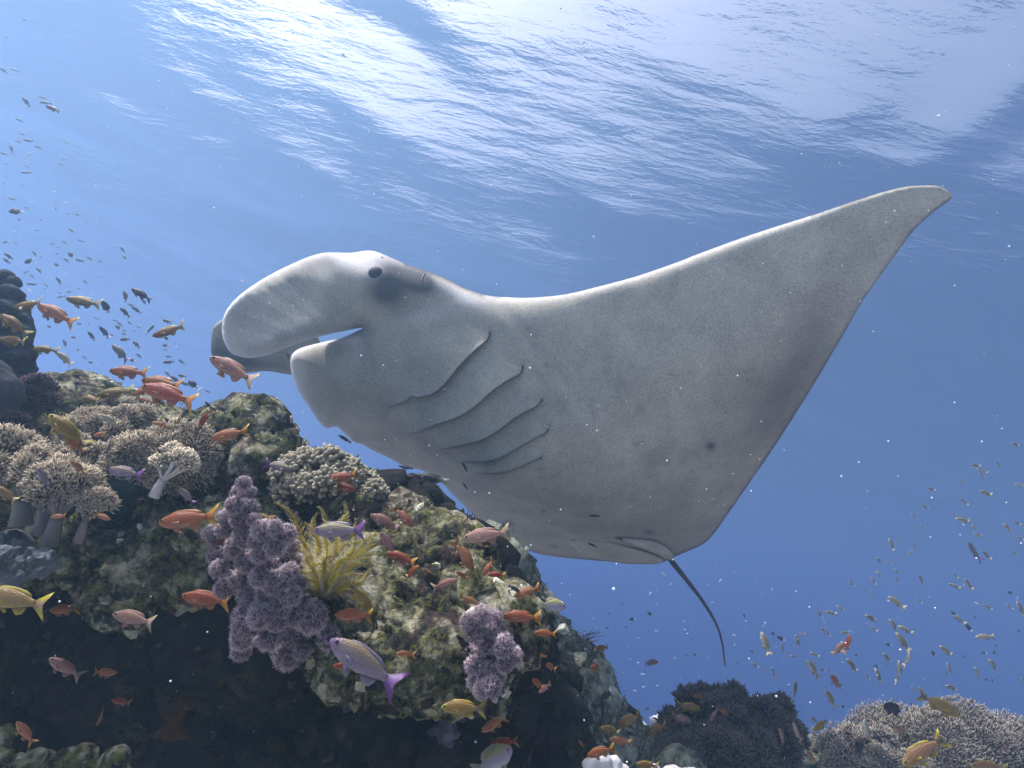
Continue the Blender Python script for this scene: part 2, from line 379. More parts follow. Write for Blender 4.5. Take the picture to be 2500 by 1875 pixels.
far_out = [(760,800),(700,790),(620,790),(560,772),(540,782),(522,797),(516,825),(516,862),(528,888),(555,903),(595,911),(649,906),(703,914),(760,920),(790,870)]
_df = tps_fit([(516,840),(560,780),(600,905),(703,905),(770,860),(640,850),(700,800)], [3.02,3.00,3.12,3.18,3.16,3.16,3.12])
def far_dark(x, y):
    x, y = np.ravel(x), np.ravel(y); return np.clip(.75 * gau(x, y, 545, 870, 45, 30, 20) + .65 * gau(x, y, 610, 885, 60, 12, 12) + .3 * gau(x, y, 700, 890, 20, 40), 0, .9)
ff = adopt(shell('cephalic_fin', far_out, _df, cst(.02), cst(.02), cst(22), None, 9, 7, None, m_manta, None, {'dark': far_dark}), manta)
m_mdark, t, b, out = mat('manta_dark_skin'); b.inputs['Base Color'].default_value = (.035, .037, .042, 1); b.inputs['Roughness'].default_value = .55
# far wing: stretches away from the viewer behind the body
wl0, wt0, wtip = P(1010, 1050, 3.35), P(1480, 1290, 3.5), P(1110, 1040, 5.0)
vs, fs = [], []; NS, NC = 22, 16
for i in range(NS + 1):
    s = i / NS; c = (1 - s) ** .8
    le = wl0.lerp(wtip, s) + Vector((-.10, 0, .10)) * math.sin(s * math.pi); te = wt0.lerp(wtip, s ** .9) + Vector((0, 0, .08)) * math.sin(s * math.pi)
    ch = te - le; nrm = ch.cross(wtip - wl0).normalized()
    for sd in (1, -1):
        for k in range(NC + 1):
            u = k / NC; th = .11 * (1 - s * .85) * math.sqrt(max(u * (1 - u), 0)) * 2 * (1 - .5 * u)
            vs.append(le + ch * u + nrm * th * sd * .5)
W_ = 2 * (NC + 1)
for i in range(NS):
    for sd in (0, 1):
        for k in range(NC):
            a = i * W_ + sd * (NC + 1) + k; q = (a, a + 1, a + W_ + 1, a + W_); fs.append(q if sd else q[::-1])
fw = adopt(mesh_obj('wing', vs, fs, m_manta), manta); vcol(fw.data, 'dark', np.zeros(len(vs))); vcol(fw.data, 'back', np.zeros(len(vs)))
# whip tail
tp = smooth_curve([(1625,1345,3.24),(1639,1369,3.26),(1681,1422,3.3),(1721,1476,3.34),(1750,1527,3.38),(1764,1574,3.42),(1770,1626,3.46)], 9)
n = len(tp); adopt(tube('tail', [P(*q) for q in tp], [.020 * (1 - .86 * (i / (n - 1)) ** .7) + .001 for i in range(n)], m_mdark), manta)
# hind fins beside the tail
for ol_, dz in (([(1395,1318),(1480,1322),(1540,1338),(1590,1352),(1622,1366),(1618,1373),(1580,1378),(1500,1373),(1420,1352)], .055),
                ([(1500,1312),(1560,1316),(1600,1322),(1632,1340),(1646,1362),(1634,1368),(1600,1352),(1545,1330)], .075)):
    dd_ = tps_fit(ol_, [(hit_depth(bv_m, x, y) or hit_depth(bv_m, x - 6, y - 12) or 3.2) - dz * .25 for x, y in ol_], 2e-2)
    o = adopt(shell('pelvic_fin', ol_, dd_, cst(.010), cst(.012), cst(10), None, 7, 5, None, m_manta, None, {'dark': lambda x, y: np.zeros(len(np.ravel(x)))}), manta)
# eye
def uvs(name, c, r, m, seg=16, rings=10, parent=None, sc_=(1, 1, 1)):
    v = [(0, 0, 1)]; f = []
    for i in range(1, rings):
        a = math.pi * i / rings
        v += [(math.sin(a) * math.cos(2 * math.pi * k / seg), math.sin(a) * math.sin(2 * math.pi * k / seg), math.cos(a)) for k in range(seg)]
    v.append((0, 0, -1)); L = len(v) - 1
    for k in range(seg): f.append((0, 1 + k, 1 + (k + 1) % seg)); f.append((L, L - seg + (k + 1) % seg, L - seg + k))
    for i in range(rings - 2):
        for k in range(seg): a = 1 + i * seg; f.append((a + k, a + seg + k, a + seg + (k + 1) % seg, a + (k + 1) % seg))
    return mesh_obj(name, [Vector((x * r * sc_[0], y * r * sc_[1], z * r * sc_[2])) + Vector(c) for x, y, z in v], f, m, parent)
m_eye, t, b, out = mat('manta_eye'); b.inputs['Base Color'].default_value = (.014, .014, .018, 1); b.inputs['Roughness'].default_value = .75
de = hit_depth(bv_m, 918, 670)
ey = adopt(uvs('eye', P(918, 670, de + .024), .036, m_eye), manta)
# the slit behind the eye and five gill slits
def on_manta(q, lift):
    o = []
    for x, y in q:
        d = hit_depth(bv_m, x, y)
        if d is not None: o.append(P(x, y, d - lift))
    return o
m_slit, t, b, out = mat('gill_slit_dark'); b.inputs['Base Color'].default_value = (.03, .03, .032, 1); b.inputs['Roughness'].default_value = .8
for k, c in enumerate(SLIT_C):
    q = on_manta(c[::2], -.0005); n = len(q)
    adopt(tube('gill_slit', q, [(.0007 + .0050 * math.exp(-(i / n) * 10) + .0017 * math.sin(math.pi * i / n)) for i in range(n)], m_slit, 5), manta)
q = on_manta(smooth_curve([(1038,667),(1032,676),(1029,690),(1033,702)], 3), -.0005)
adopt(tube('spiracle', q, [.0045 * (1 - .6 * i / len(q)) for i in range(len(q))], m_mdark, 6), manta)
# ------------------------------------------------------------------ noise
_rs = np.random.RandomState(11); _perm = _rs.permutation(512); _perm = np.concatenate([_perm, _perm, _perm])
_grad = _rs.normal(size=(512, 3)); _grad /= np.linalg.norm(_grad, axis=1)[:, None]
def pnoise(p):
    i = np.floor(p).astype(int); f = p - i; i &= 255; u = f * f * f * (f * (f * 6 - 15) + 10); r = 0
    for dx in (0, 1):
        for dy in (0, 1):
            for dz in (0, 1):
                h = _perm[_perm[_perm[i[:, 0] + dx] % 256 + i[:, 1] + dy] % 256 + i[:, 2] + dz] % 512
                dot = (_grad[h] * (f - (dx, dy, dz))).sum(1)
                r = r + dot * (u[:, 0] if dx else 1 - u[:, 0]) * (u[:, 1] if dy else 1 - u[:, 1]) * (u[:, 2] if dz else 1 - u[:, 2])
    return r
def fbm(p, sc_, octv=4, rough=.5, ridged=False):
    a, s, r = 1.0, sc_, 0
    for k in range(octv):
        n_ = pnoise(p * s + k * 17.3); r = r + a * ((.35 - np.abs(n_)) * 1.6 if ridged else n_); a *= rough; s *= 2.03
    return r

# ------------------------------------------------------------------ reef rock
def rock_mat(name, stops, bump=.012, sc_=22.0, patch=None):
    m, t, b, out = mat(name); g_ = t.nodes.new('ShaderNodeNewGeometry')
    n1 = nd(t, 'ShaderNodeTexNoise', Scale=sc_, Detail=8.0, Roughness=.68); t.links.new(g_.outputs['Position'], n1.inputs['Vector'])
    n2 = nd(t, 'ShaderNodeTexNoise', Scale=sc_ * .3, Detail=4.0, Roughness=.6); t.links.new(g_.outputs['Position'], n2.inputs['Vector'])
    ad = nd(t, 'ShaderNodeMath', _operation='MULTIPLY_ADD'); t.links.new(n1.outputs[0], ad.inputs[0]); ad.inputs[1].default_value = .62
    ml = nd(t, 'ShaderNodeMath', _operation='MULTIPLY'); t.links.new(n2.outputs[0], ml.inputs[0]); ml.inputs[1].default_value = .38; t.links.new(ml.outputs[0], ad.inputs[2])
    c = ramp(t, ad.outputs[0], stops); col = c.outputs[0]
    if patch:
        n3 = nd(t, 'ShaderNodeTexNoise', Scale=7.0, Detail=5.0, Roughness=.65); t.links.new(g_.outputs['Position'], n3.inputs['Vector'])
        for lo, hi, pc in patch:
            mk = ramp(t, n3.outputs[0], [(lo, (0, 0, 0)), (lo + .025, (1, 1, 1)), (hi, (1, 1, 1)), (hi + .025, (0, 0, 0))])
            mx_ = nd(t, 'ShaderNodeMix', _data_type='RGBA'); mx_.inputs[7].default_value = (*pc, 1); t.links.new(col, mx_.inputs[6])
            mm = nd(t, 'ShaderNodeMath', _operation='MULTIPLY'); mm.inputs[1].default_value = .7; t.links.new(mk.outputs[0], mm.inputs[0]); t.links.new(mm.outputs[0], mx_.inputs[0]); col = mx_.outputs[2]
    t.links.new(col, b.inputs['Base Color']); b.inputs['Roughness'].default_value = .9; b.inputs['Specular IOR Level'].default_value = .15
    n4 = nd(t, 'ShaderNodeTexNoise', Scale=sc_ * 6, Detail=5.0, Roughness=.7); t.links.new(g_.outputs['Position'], n4.inputs['Vector'])
    bp = nd(t, 'ShaderNodeBump', Strength=1.0, Distance=bump); t.links.new(n4.outputs[0], bp.inputs['Height']); t.links.new(bp.outputs[0], b.inputs['Normal'])
    return m
def blob_mesh(name, blobs, voxel, m, amps=((6, .05), (17, .028), (45, .010)), base_noise=.0, smooth_it=2, ridged=True, lumps=0, crack=0.0):
    """union of lumps (px, py, depth, rx, ry[, rz]) in photo pixels, remeshed to one rock"""
    vs, fs = [], []
    bm = bmesh.new(); bmesh.ops.create_icosphere(bm, subdivisions=2, radius=1.0)
    tv = np.array([v.co[:] for v in bm.verts]); tf = [tuple(v.index for v in f.verts) for f in bm.faces]; bm.free()
    if lumps:
        rl = random.Random(5); ext = []
        for q in blobs:
            for _ in range(lumps):
                a, e = rl.uniform(0, 6.28), rl.uniform(-.2, 1.3); r_ = rl.uniform(.16, .34) * min(q[3], q[4])
                ext.append((q[0] + q[3] * .95 * math.cos(a) * math.cos(e), q[1] + q[4] * .95 * math.sin(a) * math.cos(e), q[2] - (q[3] + q[4]) * .5 * .95 * math.sin(e) * q[2] / F, r_ * rl.uniform(.8, 1.3), r_))
        blobs = list(blobs) + ext
    for q in blobs:
        px, py, d, rx, ry = q[:5]; k = d / F; rz = (q[5] if len(q) > 5 else (rx + ry) / 2) * k
        c = np.array(P(px, py, d)); nv = len(vs)
        w_ = c[None] + tv[:, :1] * rx * k * _r[None] + tv[:, 1:2] * ry * k * _u[None] + tv[:, 2:] * rz * _f[None]
        vs += w_.tolist(); fs += [tuple(i + nv for i in f) for f in tf]
    o = mesh_obj(name, vs, fs, None)
    md = o.modifiers.new('r', 'REMESH'); md.mode = 'VOXEL'; md.voxel_size = voxel
    ms = o.modifiers.new('s', 'SMOOTH'); ms.factor = .5; ms.iterations = smooth_it
    dg = bpy.context.evaluated_depsgraph_get(); me = bpy.data.meshes.new_from_object(o.evaluated_get(dg))
    o.modifiers.clear(); old = o.data; o.data = me; bpy.data.meshes.remove(old)
    nv = len(me.vertices); co = np.empty(nv * 3); me.vertices.foreach_get('co', co); co = co.reshape(-1, 3)
    if crack:
        no = np.empty(nv * 3); me.vertices.foreach_get('normal', no); no = no.reshape(-1, 3)
        for sc_, dp, wd in ((4.2, crack, .045), (9.5, crack * .6, .06)):
            q = co + .05 * np.stack([pnoise(co * 9 + a_) for a_ in (1.7, 5.1, 9.3)], 1); co = co - no * (dp * np.exp(-(pnoise(q * sc_ + 2.7) / wd) ** 2))[:, None]
        me.vertices.foreach_set('co', co.ravel()); me.update()
    for sc_, am in amps:
        no = np.empty(nv * 3); me.vertices.foreach_get('normal', no); no = no.reshape(-1, 3)
        co = co + no * (am * fbm(co + 3.1, sc_, 3, .5, ridged))[:, None]
        me.vertices.foreach_set('co', co.ravel()); me.update()
    me.polygons.foreach_set('use_smooth', [True] * len(me.polygons)); me.materials.clear(); me.materials.append(m)
    return o
ROCK = [(.37, (.007, .008, .006)), (.45, (.030, .032, .022)), (.50, (.10, .10, .06)), (.54, (.33, .32, .20)), (.61, (.66, .63, .47))]
m_rock = rock_mat('reef_rock', ROCK, bump=.02, sc_=26.0, patch=[(.56, .60, (.16, .16, .03)), (.36, .40, (.10, .045, .05)), (.47, .485, (.30, .29, .05))])
m_dark = rock_mat('shaded_wall_crust', [(.36, (.003, .003, .003)), (.5, (.009, .009, .008)), (.60, (.03, .028, .022)), (.72, (.10, .095, .08))], patch=[(.58, .62, (.05, .045, .008)), (.36, .39, (.04, .014, .02))])  # near-black tones put the deep shade of the wall into its colour
m_far = rock_mat('far_reef_rock', [(.34, (.015, .018, .014)), (.44, (.08, .09, .065)), (.52, (.26, .28, .20)), (.64, (.52, .54, .42))])
m_green = rock_mat('dark_green_crust', [(.3, (.004, .010, .009)), (.52, (.012, .034, .030)), (.66, (.035, .075, .062)), (.8, (.16, .17, .11))], bump=.006)

ridge = blob_mesh('reef', [(q[0], q[1], 1.64 - (q[1] - 1180) / 420 * .42, q[3] * .88, q[4] * .88) if q[2] < 1.63 and q[1] > 1185 else q for q in [
 (35,1290,1.30,95,48),(125,1338,1.24,80,46),(205,1326,1.24,56,42),(60,1320,1.36,110,60),(150,1300,1.34,90,46),
 # crest behind the leather corals
 (-60,1120,1.85,160,150),(90,1090,1.85,110,90),(200,1000,2.1,75,55),(160,1020,2.0,90,60),(260,1080,1.9,140,70),(400,1110,1.85,130,60),(520,1120,1.75,110,70),
 (600,1085,1.62,55,55),(608,1052,1.62,34,30),(640,1120,1.62,45,60),(590,1150,1.6,70,60),(700,1180,1.75,90,50),(760,1230,1.75,110,50),(840,1250,1.75,90,45),
 # middle knobs and ridges
 (375,1195,1.42,40,36),(345,1225,1.40,36,40),(325,1265,1.38,42,48),(310,1320,1.36,58,50),(270,1370,1.35,55,48),(345,1370,1.34,50,55),(250,1330,1.40,40,40),(320,1420,1.42,60,50),
 (440,1320,1.38,62,50),(480,1360,1.34,55,52),(400,1290,1.45,60,60),(430,1400,1.40,60,45),(520,1280,1.5,60,60),(560,1330,1.5,80,80),
 (640,1210,1.52,50,38),(690,1215,1.55,36,36),(660,1270,1.5,50,40),(480,1180,1.65,80,60),
 # right hand ridge
 (870,1260,1.55,40,40),(900,1300,1.50,50,48),(960,1300,1.55,46,42),(1010,1330,1.58,46,40),(1070,1340,1.62,50,40),(1120,1370,1.6,46,40),(1140,1410,1.55,46,40),
 (960,1400,1.45,60,45),(1030,1400,1.45,50,50),(900,1400,1.42,60,50),(860,1450,1.38,60,40),(940,1470,1.38,60,40),(1010,1480,1.38,60,40),(1080,1480,1.42,50,40),(1110,1440,1.42,50,30),
 (1160,1460,1.5,50,50),(1200,1500,1.55,46,50),(1220,1540,1.6,40,50),(900,1520,1.36,60,60),(970,1540,1.34,60,50),(1030,1560,1.35,55,50),(980,1600,1.34,60,46),(1040,1650,1.36,36,24),(1000,1640,1.36,50,24),
 (900,1600,1.4,60,50),(850,1540,1.42,60,60),(1100,1550,1.42,60,50),(1120,1620,1.5,60,60),(780,1500,1.42,60,50)]], .007, m_rock,
 amps=((7, .050), (19, .034), (50, .024), (120, .014)), smooth_it=1, lumps=9, crack=.065)
tag(ridge, kind='structure')
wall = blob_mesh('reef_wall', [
 (-430,1080,1.55,240,260),(-430,1480,1.5,260,330),(-430,900,1.65,180,170),(-420,1800,1.5,300,260),  # unseen reef mass off to the left, added to shade the wall and water
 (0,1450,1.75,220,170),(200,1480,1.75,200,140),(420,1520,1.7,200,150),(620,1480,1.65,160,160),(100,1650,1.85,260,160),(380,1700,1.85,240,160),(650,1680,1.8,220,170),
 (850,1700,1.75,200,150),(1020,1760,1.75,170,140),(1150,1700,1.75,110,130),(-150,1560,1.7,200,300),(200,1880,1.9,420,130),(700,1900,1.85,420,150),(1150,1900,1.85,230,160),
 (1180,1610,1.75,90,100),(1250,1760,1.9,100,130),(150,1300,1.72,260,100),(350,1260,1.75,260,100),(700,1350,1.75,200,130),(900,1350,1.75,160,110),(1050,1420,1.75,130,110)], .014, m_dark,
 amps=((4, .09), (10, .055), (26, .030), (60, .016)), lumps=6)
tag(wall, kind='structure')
slope = blob_mesh('reef_slope', [
 (1190,1400,2.1,50,60),(1215,1460,2.15,50,60),(1260,1510,2.2,40,60),(1290,1590,2.2,55,60),(1330,1620,2.25,60,50),(1340,1690,2.2,70,60),(1390,1650,2.4,50,45),(1400,1720,2.35,60,60),(1440,1770,2.4,60,50),
 (1300,1740,2.15,80,70),(1370,1790,2.2,90,70),(1300,1850,2.1,140,80),(1430,1850,2.3,110,60),(1470,1820,2.6,60,50),(1230,1640,2.2,60,100),(1560,1880,2.9,140,40),(1660,1860,2.5,70,42),(1500,1900,2.4,160,50),
 (1900,1920,2.8,220,40),(1350,1950,2.2,300,80)], .012, m_far, amps=((6, .07), (15, .045), (40, .030), (90, .016)), lumps=8, crack=.045)
tag(slope, kind='structure')

# sea floor: unseen pale sand terrace, added to bounce light onto the manta, then deep water
m_sand = rock_mat('sand', [(.3, (.30, .28, .24)), (.5, (.46, .43, .36)), (.7, (.58, .55, .47))], bump=.02, sc_=4.0)
def zfloor(X, Y):
    n_ = fbm(np.stack([X.ravel(), Y.ravel(), X.ravel() * 0], 1), .5, 4).reshape(X.shape)
    return np.maximum(-2.3 - 3.2 * np.clip((Y - 4.2) / 4, 0, 40), -29) + n_ * .25
fl = sheet('bounce_sea_floor', np.concatenate([np.linspace(-155, -11, 40), np.linspace(-10, 10, 80), np.linspace(11, 155, 40)]), np.concatenate([np.linspace(-55, -5, 20), np.linspace(-4, 12, 70), np.linspace(13, 255, 90)]), zfloor, m_sand)
tag(fl, kind='structure')
# ------------------------------------------------------------------ corals
def norm(a): return a / (np.linalg.norm(a, axis=-1, keepdims=True) + 1e-12)
def frames(d, rs):
    """an orthonormal frame (x, y, d) for each direction"""
    h = norm(rs.normal(size=d.shape)); x = norm(h - d * (h * d).sum(1, keepdims=True)); return x, np.cross(d, x)
def instance(tv, tf, pos, dirs, length, width, rs, bend=None):
    """copies of a template (grown along +z, unit length) as one vertex/face array"""
    n, k = len(pos), len(tv); x, y = frames(dirs, rs)
    L = np.broadcast_to(length, (n,))[:, None, None]; W = np.broadcast_to(width, (n,))[:, None, None]
    v = pos[:, None] + tv[None, :, :1] * W * x[:, None] + tv[None, :, 1:2] * W * y[:, None] + tv[None, :, 2:] * L * dirs[:, None]
    if bend is not None: v = v + bend[:, None] * (tv[None, :, 2:] ** 2) * L
    f = (np.asarray(tf)[None] + (np.arange(n) * k)[:, None, None]).reshape(-1, np.asarray(tf).shape[1])
    return v.reshape(-1, 3), f, np.tile(tv[:, 2], n)
def finger(seg=5, prof=((0, .9), (.45, 1.0), (.82, .85)), tip=1.0):
    v, f = [], []
    for z, r_ in prof:
        v += [(r_ * math.cos(2 * math.pi * k / seg), r_ * math.sin(2 * math.pi * k / seg), z) for k in range(seg)]
    v.append((0, 0, tip)); n = len(prof)
    for i in range(n - 1):
        for k in range(seg):
            a, b_, c, d = i * seg + k, i * seg + (k + 1) % seg, (i + 1) * seg + (k + 1) % seg, (i + 1) * seg + k; f += [(a, b_, c), (a, c, d)]
    for k in range(seg): f.append(((n - 1) * seg + k, (n - 1) * seg + (k + 1) % seg, n * seg))
    return np.array(v, float), np.array(f)
FING = finger(4, ((0, 1.0), (.72, .85))); STUB = finger(6, ((0, .8), (.5, 1.0), (.85, .8)))
def np_mesh(name, v, f, m, parent=None, tip=None):
    me = bpy.data.meshes.new(name); nv, nf, k = len(v), len(f), f.shape[1]
    me.vertices.add(nv); me.vertices.foreach_set('co', np.asarray(v, np.float32).ravel())
    me.loops.add(nf * k); me.loops.foreach_set('vertex_index', np.asarray(f, np.int32).ravel())
    me.polygons.add(nf); me.polygons.foreach_set('loop_start', np.arange(nf, dtype=np.int32) * k)
    me.update(calc_edges=True); me.polygons.foreach_set('use_smooth', np.ones(nf, bool)); me.materials.append(m)
    if tip is not None: vcol(me, 'tip', tip)
    o = bpy.data.objects.new(name, me); COL.objects.link(o)
    if parent: adopt(o, parent)
    return o
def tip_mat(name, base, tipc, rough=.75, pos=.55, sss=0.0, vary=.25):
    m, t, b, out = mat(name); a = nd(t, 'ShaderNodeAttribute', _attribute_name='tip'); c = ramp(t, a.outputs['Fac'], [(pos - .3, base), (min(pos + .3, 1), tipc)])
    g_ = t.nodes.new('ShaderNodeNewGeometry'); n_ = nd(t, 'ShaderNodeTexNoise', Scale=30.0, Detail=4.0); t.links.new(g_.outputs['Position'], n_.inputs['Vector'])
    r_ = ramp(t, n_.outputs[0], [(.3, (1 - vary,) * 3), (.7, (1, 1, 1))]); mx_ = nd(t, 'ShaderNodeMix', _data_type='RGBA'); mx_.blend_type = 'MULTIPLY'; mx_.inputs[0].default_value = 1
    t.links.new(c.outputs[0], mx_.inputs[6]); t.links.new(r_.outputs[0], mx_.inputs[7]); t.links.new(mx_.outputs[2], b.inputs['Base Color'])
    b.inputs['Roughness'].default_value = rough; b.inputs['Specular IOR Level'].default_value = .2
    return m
UPW = np.array((0, 0, 1.0))
def leather(name, label, cx, cy, d, rx, ry, m, mst, seed, lobes=14, per=190, flen=.017, fw=.0019, base=None, stubby=False, group=None, cat='coral', depth_k=.8, lobe=1.0):
    """soft coral: a stalk that forks into lobes, every lobe clad in small fingers"""
    rs = np.random.RandomState(seed); k = d / F; C = np.array(P(cx, cy, d)); RX, RY = rx * k, ry * k
    bs = np.array(P(*base)) if base else C - UPW * RY * 1.1 + _f * RX * .3
    root = empty(name, Vector(bs)); tag(root, label, cat, group)
    # lobe centres fill an ellipsoid shell, upper half
    P_, n = [], 0
    while len(P_) < lobes:
        q = rs.normal(size=3); q /= np.linalg.norm(q); 
        if q[1] < -.75: continue
        q = q * rs.uniform(.55, .82)
        c = C + _r * q[0] * RX + _u * q[1] * RY - _f * q[2] * RX * depth_k
        if P_ and min(np.linalg.norm(c - e) for e in P_) < min(RX, RY) * .26 and n < 400: n += 1; continue
        P_.append(c)
    vs, fs, tp, o = [], [], [], 0
    sv, sf = [], []
    trunk = bs + (C - bs) * .35
    def addtube(pts, rads):
        v_, f_ = tube(None, pts, rads, None, 7); nn = len(sv); sv.extend(v_); sf.extend(tuple(i + nn for i in q) for q in f_)
    addtube([bs - UPW * .02, bs + (trunk - bs) * .6, trunk], [min(RX, RY) * .36, min(RX, RY) * .26, min(RX, RY) * .24])
    for c in P_:
        lr = min(RX, RY) * rs.uniform(.36, .54) * lobe; mid = trunk + (c - trunk) * .5 + rs.normal(size=3) * lr * .15
        addtube([trunk, mid, c], [min(RX, RY) * .15, min(RX, RY) * .10, lr * .45])
        n_ = int(per * 1.7 * rs.uniform(.8, 1.2)); q = norm(rs.normal(size=(n_, 3))); out_ = norm(c - trunk)
        q = norm(q + out_[None] * .75 + UPW[None] * .25); pos = c[None] + q * (lr * rs.uniform(.55, 1.0, (n_, 1)))
        dr = norm(q + rs.normal(size=(n_, 3)) * .22 + UPW[None] * .35)
        tmp = STUB if stubby else FING; L = flen * rs.uniform(.6, 1.25, n_); W = fw * rs.uniform(.8, 1.2, n_)
        v_, f_, t_ = instance(tmp[0], tmp[1], pos, dr, L, W, rs, norm(rs.normal(size=(n_, 3))) * .12); vs.append(v_); fs.append(f_ + o); tp.append(t_); o += len(v_)
    st = mesh_obj('stalk', sv, sf, mst); adopt(st, root)
    pl = np_mesh('polyps', np.concatenate(vs), np.concatenate(fs), m, root, np.concatenate(tp)); pl['kind'] = 'stuff'
    return root
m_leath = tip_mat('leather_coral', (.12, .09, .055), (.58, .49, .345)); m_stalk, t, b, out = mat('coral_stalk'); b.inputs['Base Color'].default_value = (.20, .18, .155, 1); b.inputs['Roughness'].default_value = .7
m_cream = tip_mat('cream_coral', (.30, .25, .16), (.72, .62, .44)); m_wstalk, t, b, out = mat('white_stalk'); b.inputs['Base Color'].default_value = (.48, .46, .43, 1); b.inputs['Roughness'].default_value = .6
m_stub = tip_mat('stub_coral', (.09, .08, .05), (.38, .34, .23)); m_bstalk, t, b, out = mat('brown_stalk'); b.inputs['Base Color'].default_value = (.09, .075, .055, 1)
m_grey = tip_mat('grey_bush_coral', (.09, .08, .06), (.42, .37, .28)); m_brown = tip_mat('brown_bush_coral', (.020, .016, .015), (.12, .10, .09))
m_mauve = tip_mat('dark_mauve_coral', (.03, .018, .022), (.14, .085, .10))
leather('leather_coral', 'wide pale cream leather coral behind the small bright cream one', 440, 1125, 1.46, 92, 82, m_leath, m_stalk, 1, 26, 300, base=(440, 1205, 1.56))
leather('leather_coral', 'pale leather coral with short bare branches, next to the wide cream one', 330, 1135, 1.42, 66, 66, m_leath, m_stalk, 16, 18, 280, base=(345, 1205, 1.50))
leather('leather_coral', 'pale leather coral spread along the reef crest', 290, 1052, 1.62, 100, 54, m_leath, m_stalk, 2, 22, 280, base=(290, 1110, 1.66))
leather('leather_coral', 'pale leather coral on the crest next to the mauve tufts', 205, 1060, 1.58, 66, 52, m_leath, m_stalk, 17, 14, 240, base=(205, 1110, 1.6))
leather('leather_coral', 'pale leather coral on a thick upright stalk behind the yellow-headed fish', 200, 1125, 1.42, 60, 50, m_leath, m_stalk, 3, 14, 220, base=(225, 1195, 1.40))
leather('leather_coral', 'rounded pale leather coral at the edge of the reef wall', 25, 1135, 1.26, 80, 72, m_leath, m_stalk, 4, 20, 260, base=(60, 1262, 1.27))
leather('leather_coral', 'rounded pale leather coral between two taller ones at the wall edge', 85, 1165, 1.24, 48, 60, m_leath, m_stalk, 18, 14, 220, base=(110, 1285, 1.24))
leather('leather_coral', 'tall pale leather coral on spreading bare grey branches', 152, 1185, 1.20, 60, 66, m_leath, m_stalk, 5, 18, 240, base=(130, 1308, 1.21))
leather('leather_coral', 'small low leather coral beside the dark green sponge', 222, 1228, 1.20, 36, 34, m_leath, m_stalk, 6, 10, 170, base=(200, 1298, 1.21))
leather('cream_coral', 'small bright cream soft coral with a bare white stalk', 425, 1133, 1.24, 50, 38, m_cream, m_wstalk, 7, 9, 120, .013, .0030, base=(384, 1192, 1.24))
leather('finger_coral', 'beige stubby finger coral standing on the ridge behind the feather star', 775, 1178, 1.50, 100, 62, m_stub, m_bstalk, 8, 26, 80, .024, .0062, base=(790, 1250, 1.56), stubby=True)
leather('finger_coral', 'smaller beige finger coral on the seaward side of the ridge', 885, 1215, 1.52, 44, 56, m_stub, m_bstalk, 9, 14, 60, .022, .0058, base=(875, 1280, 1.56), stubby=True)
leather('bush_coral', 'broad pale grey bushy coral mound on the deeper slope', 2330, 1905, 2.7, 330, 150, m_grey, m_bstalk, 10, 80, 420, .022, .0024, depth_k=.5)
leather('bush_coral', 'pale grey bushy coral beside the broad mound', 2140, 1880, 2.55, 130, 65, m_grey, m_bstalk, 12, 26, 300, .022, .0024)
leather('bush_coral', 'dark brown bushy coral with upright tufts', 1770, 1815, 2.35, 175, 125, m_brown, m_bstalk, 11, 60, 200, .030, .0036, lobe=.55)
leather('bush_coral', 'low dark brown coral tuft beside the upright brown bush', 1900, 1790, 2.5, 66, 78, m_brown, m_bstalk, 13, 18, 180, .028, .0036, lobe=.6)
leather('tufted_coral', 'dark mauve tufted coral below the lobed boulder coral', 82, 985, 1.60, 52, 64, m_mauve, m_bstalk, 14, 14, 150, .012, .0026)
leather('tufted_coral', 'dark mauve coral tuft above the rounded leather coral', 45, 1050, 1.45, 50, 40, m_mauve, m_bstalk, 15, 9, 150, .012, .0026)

# purple soft corals: pom-poms of star polyps on a fleshy trunk
m_pom = tip_mat('purple_polyps', (.15, .095, .115), (.80, .68, .70), pos=.68, vary=.35); m_trunk, t, b, out = mat('pink_trunk'); b.inputs['Base Color'].default_value = (.26, .17, .19, 1); b.inputs['Roughness'].default_value = .6
SPIKE = (np.array([(1, 0, 0), (-.5, .87, 0), (-.5, -.87, 0), (0, 0, 1)], float), np.array([(0, 1, 3), (1, 2, 3), (2, 0, 3)]))
def pom_template(seed):
    rs = np.random.RandomState(seed); n_ = 105; i = np.arange(n_) + .5; ph = np.arccos(1 - 2 * i / n_); th = math.pi * (1 + 5 ** .5) * i
    q = np.stack([np.cos(th) * np.sin(ph), np.sin(th) * np.sin(ph), np.cos(ph)], 1); q = norm(q + rs.normal(size=q.shape) * .10)
    rad = .72 + .16 * fbm(q * 1.0 + seed, 1.7, 2)[:, None] + rs.uniform(-.05, .05, (n_, 1)); V, Fc, T, o = [], [], [], 0
    v_, f_, t_ = instance(*SPIKE, q * .3, q, rad[:, 0] - .27, .030, rs); V.append(v_); Fc.append(f_); T.append(t_ * .35); o = len(v_)
    for k in range(8):                                     # eight tentacles round every polyp
        dr = norm(q * .75 + norm(rs.normal(size=q.shape)) * .8); v_, f_, t_ = instance(*SPIKE, q * rad, dr, rs.uniform(.22, .46, n_), .036, rs)
        V.append(v_); Fc.append(f_ + o); T.append(.35 + .65 * t_); o += len(v_)
    bm = bmesh.new(); bmesh.ops.create_icosphere(bm, subdivisions=2, radius=.62); cv = np.array([v.co[:] for v in bm.verts]); cf = np.array([[v.index for v in f.verts] for f in bm.faces]); bm.free()
    V.append(cv); Fc.append(cf + o); T.append(np.zeros(len(cv)))
    ob = np_mesh('polyp_cluster', np.concatenate(V), np.concatenate(Fc), m_pom, None, np.concatenate(T)); me = ob.data; bpy.data.objects.remove(ob); return me
POMS = [pom_template(s) for s in (1, 2, 3, 4)]
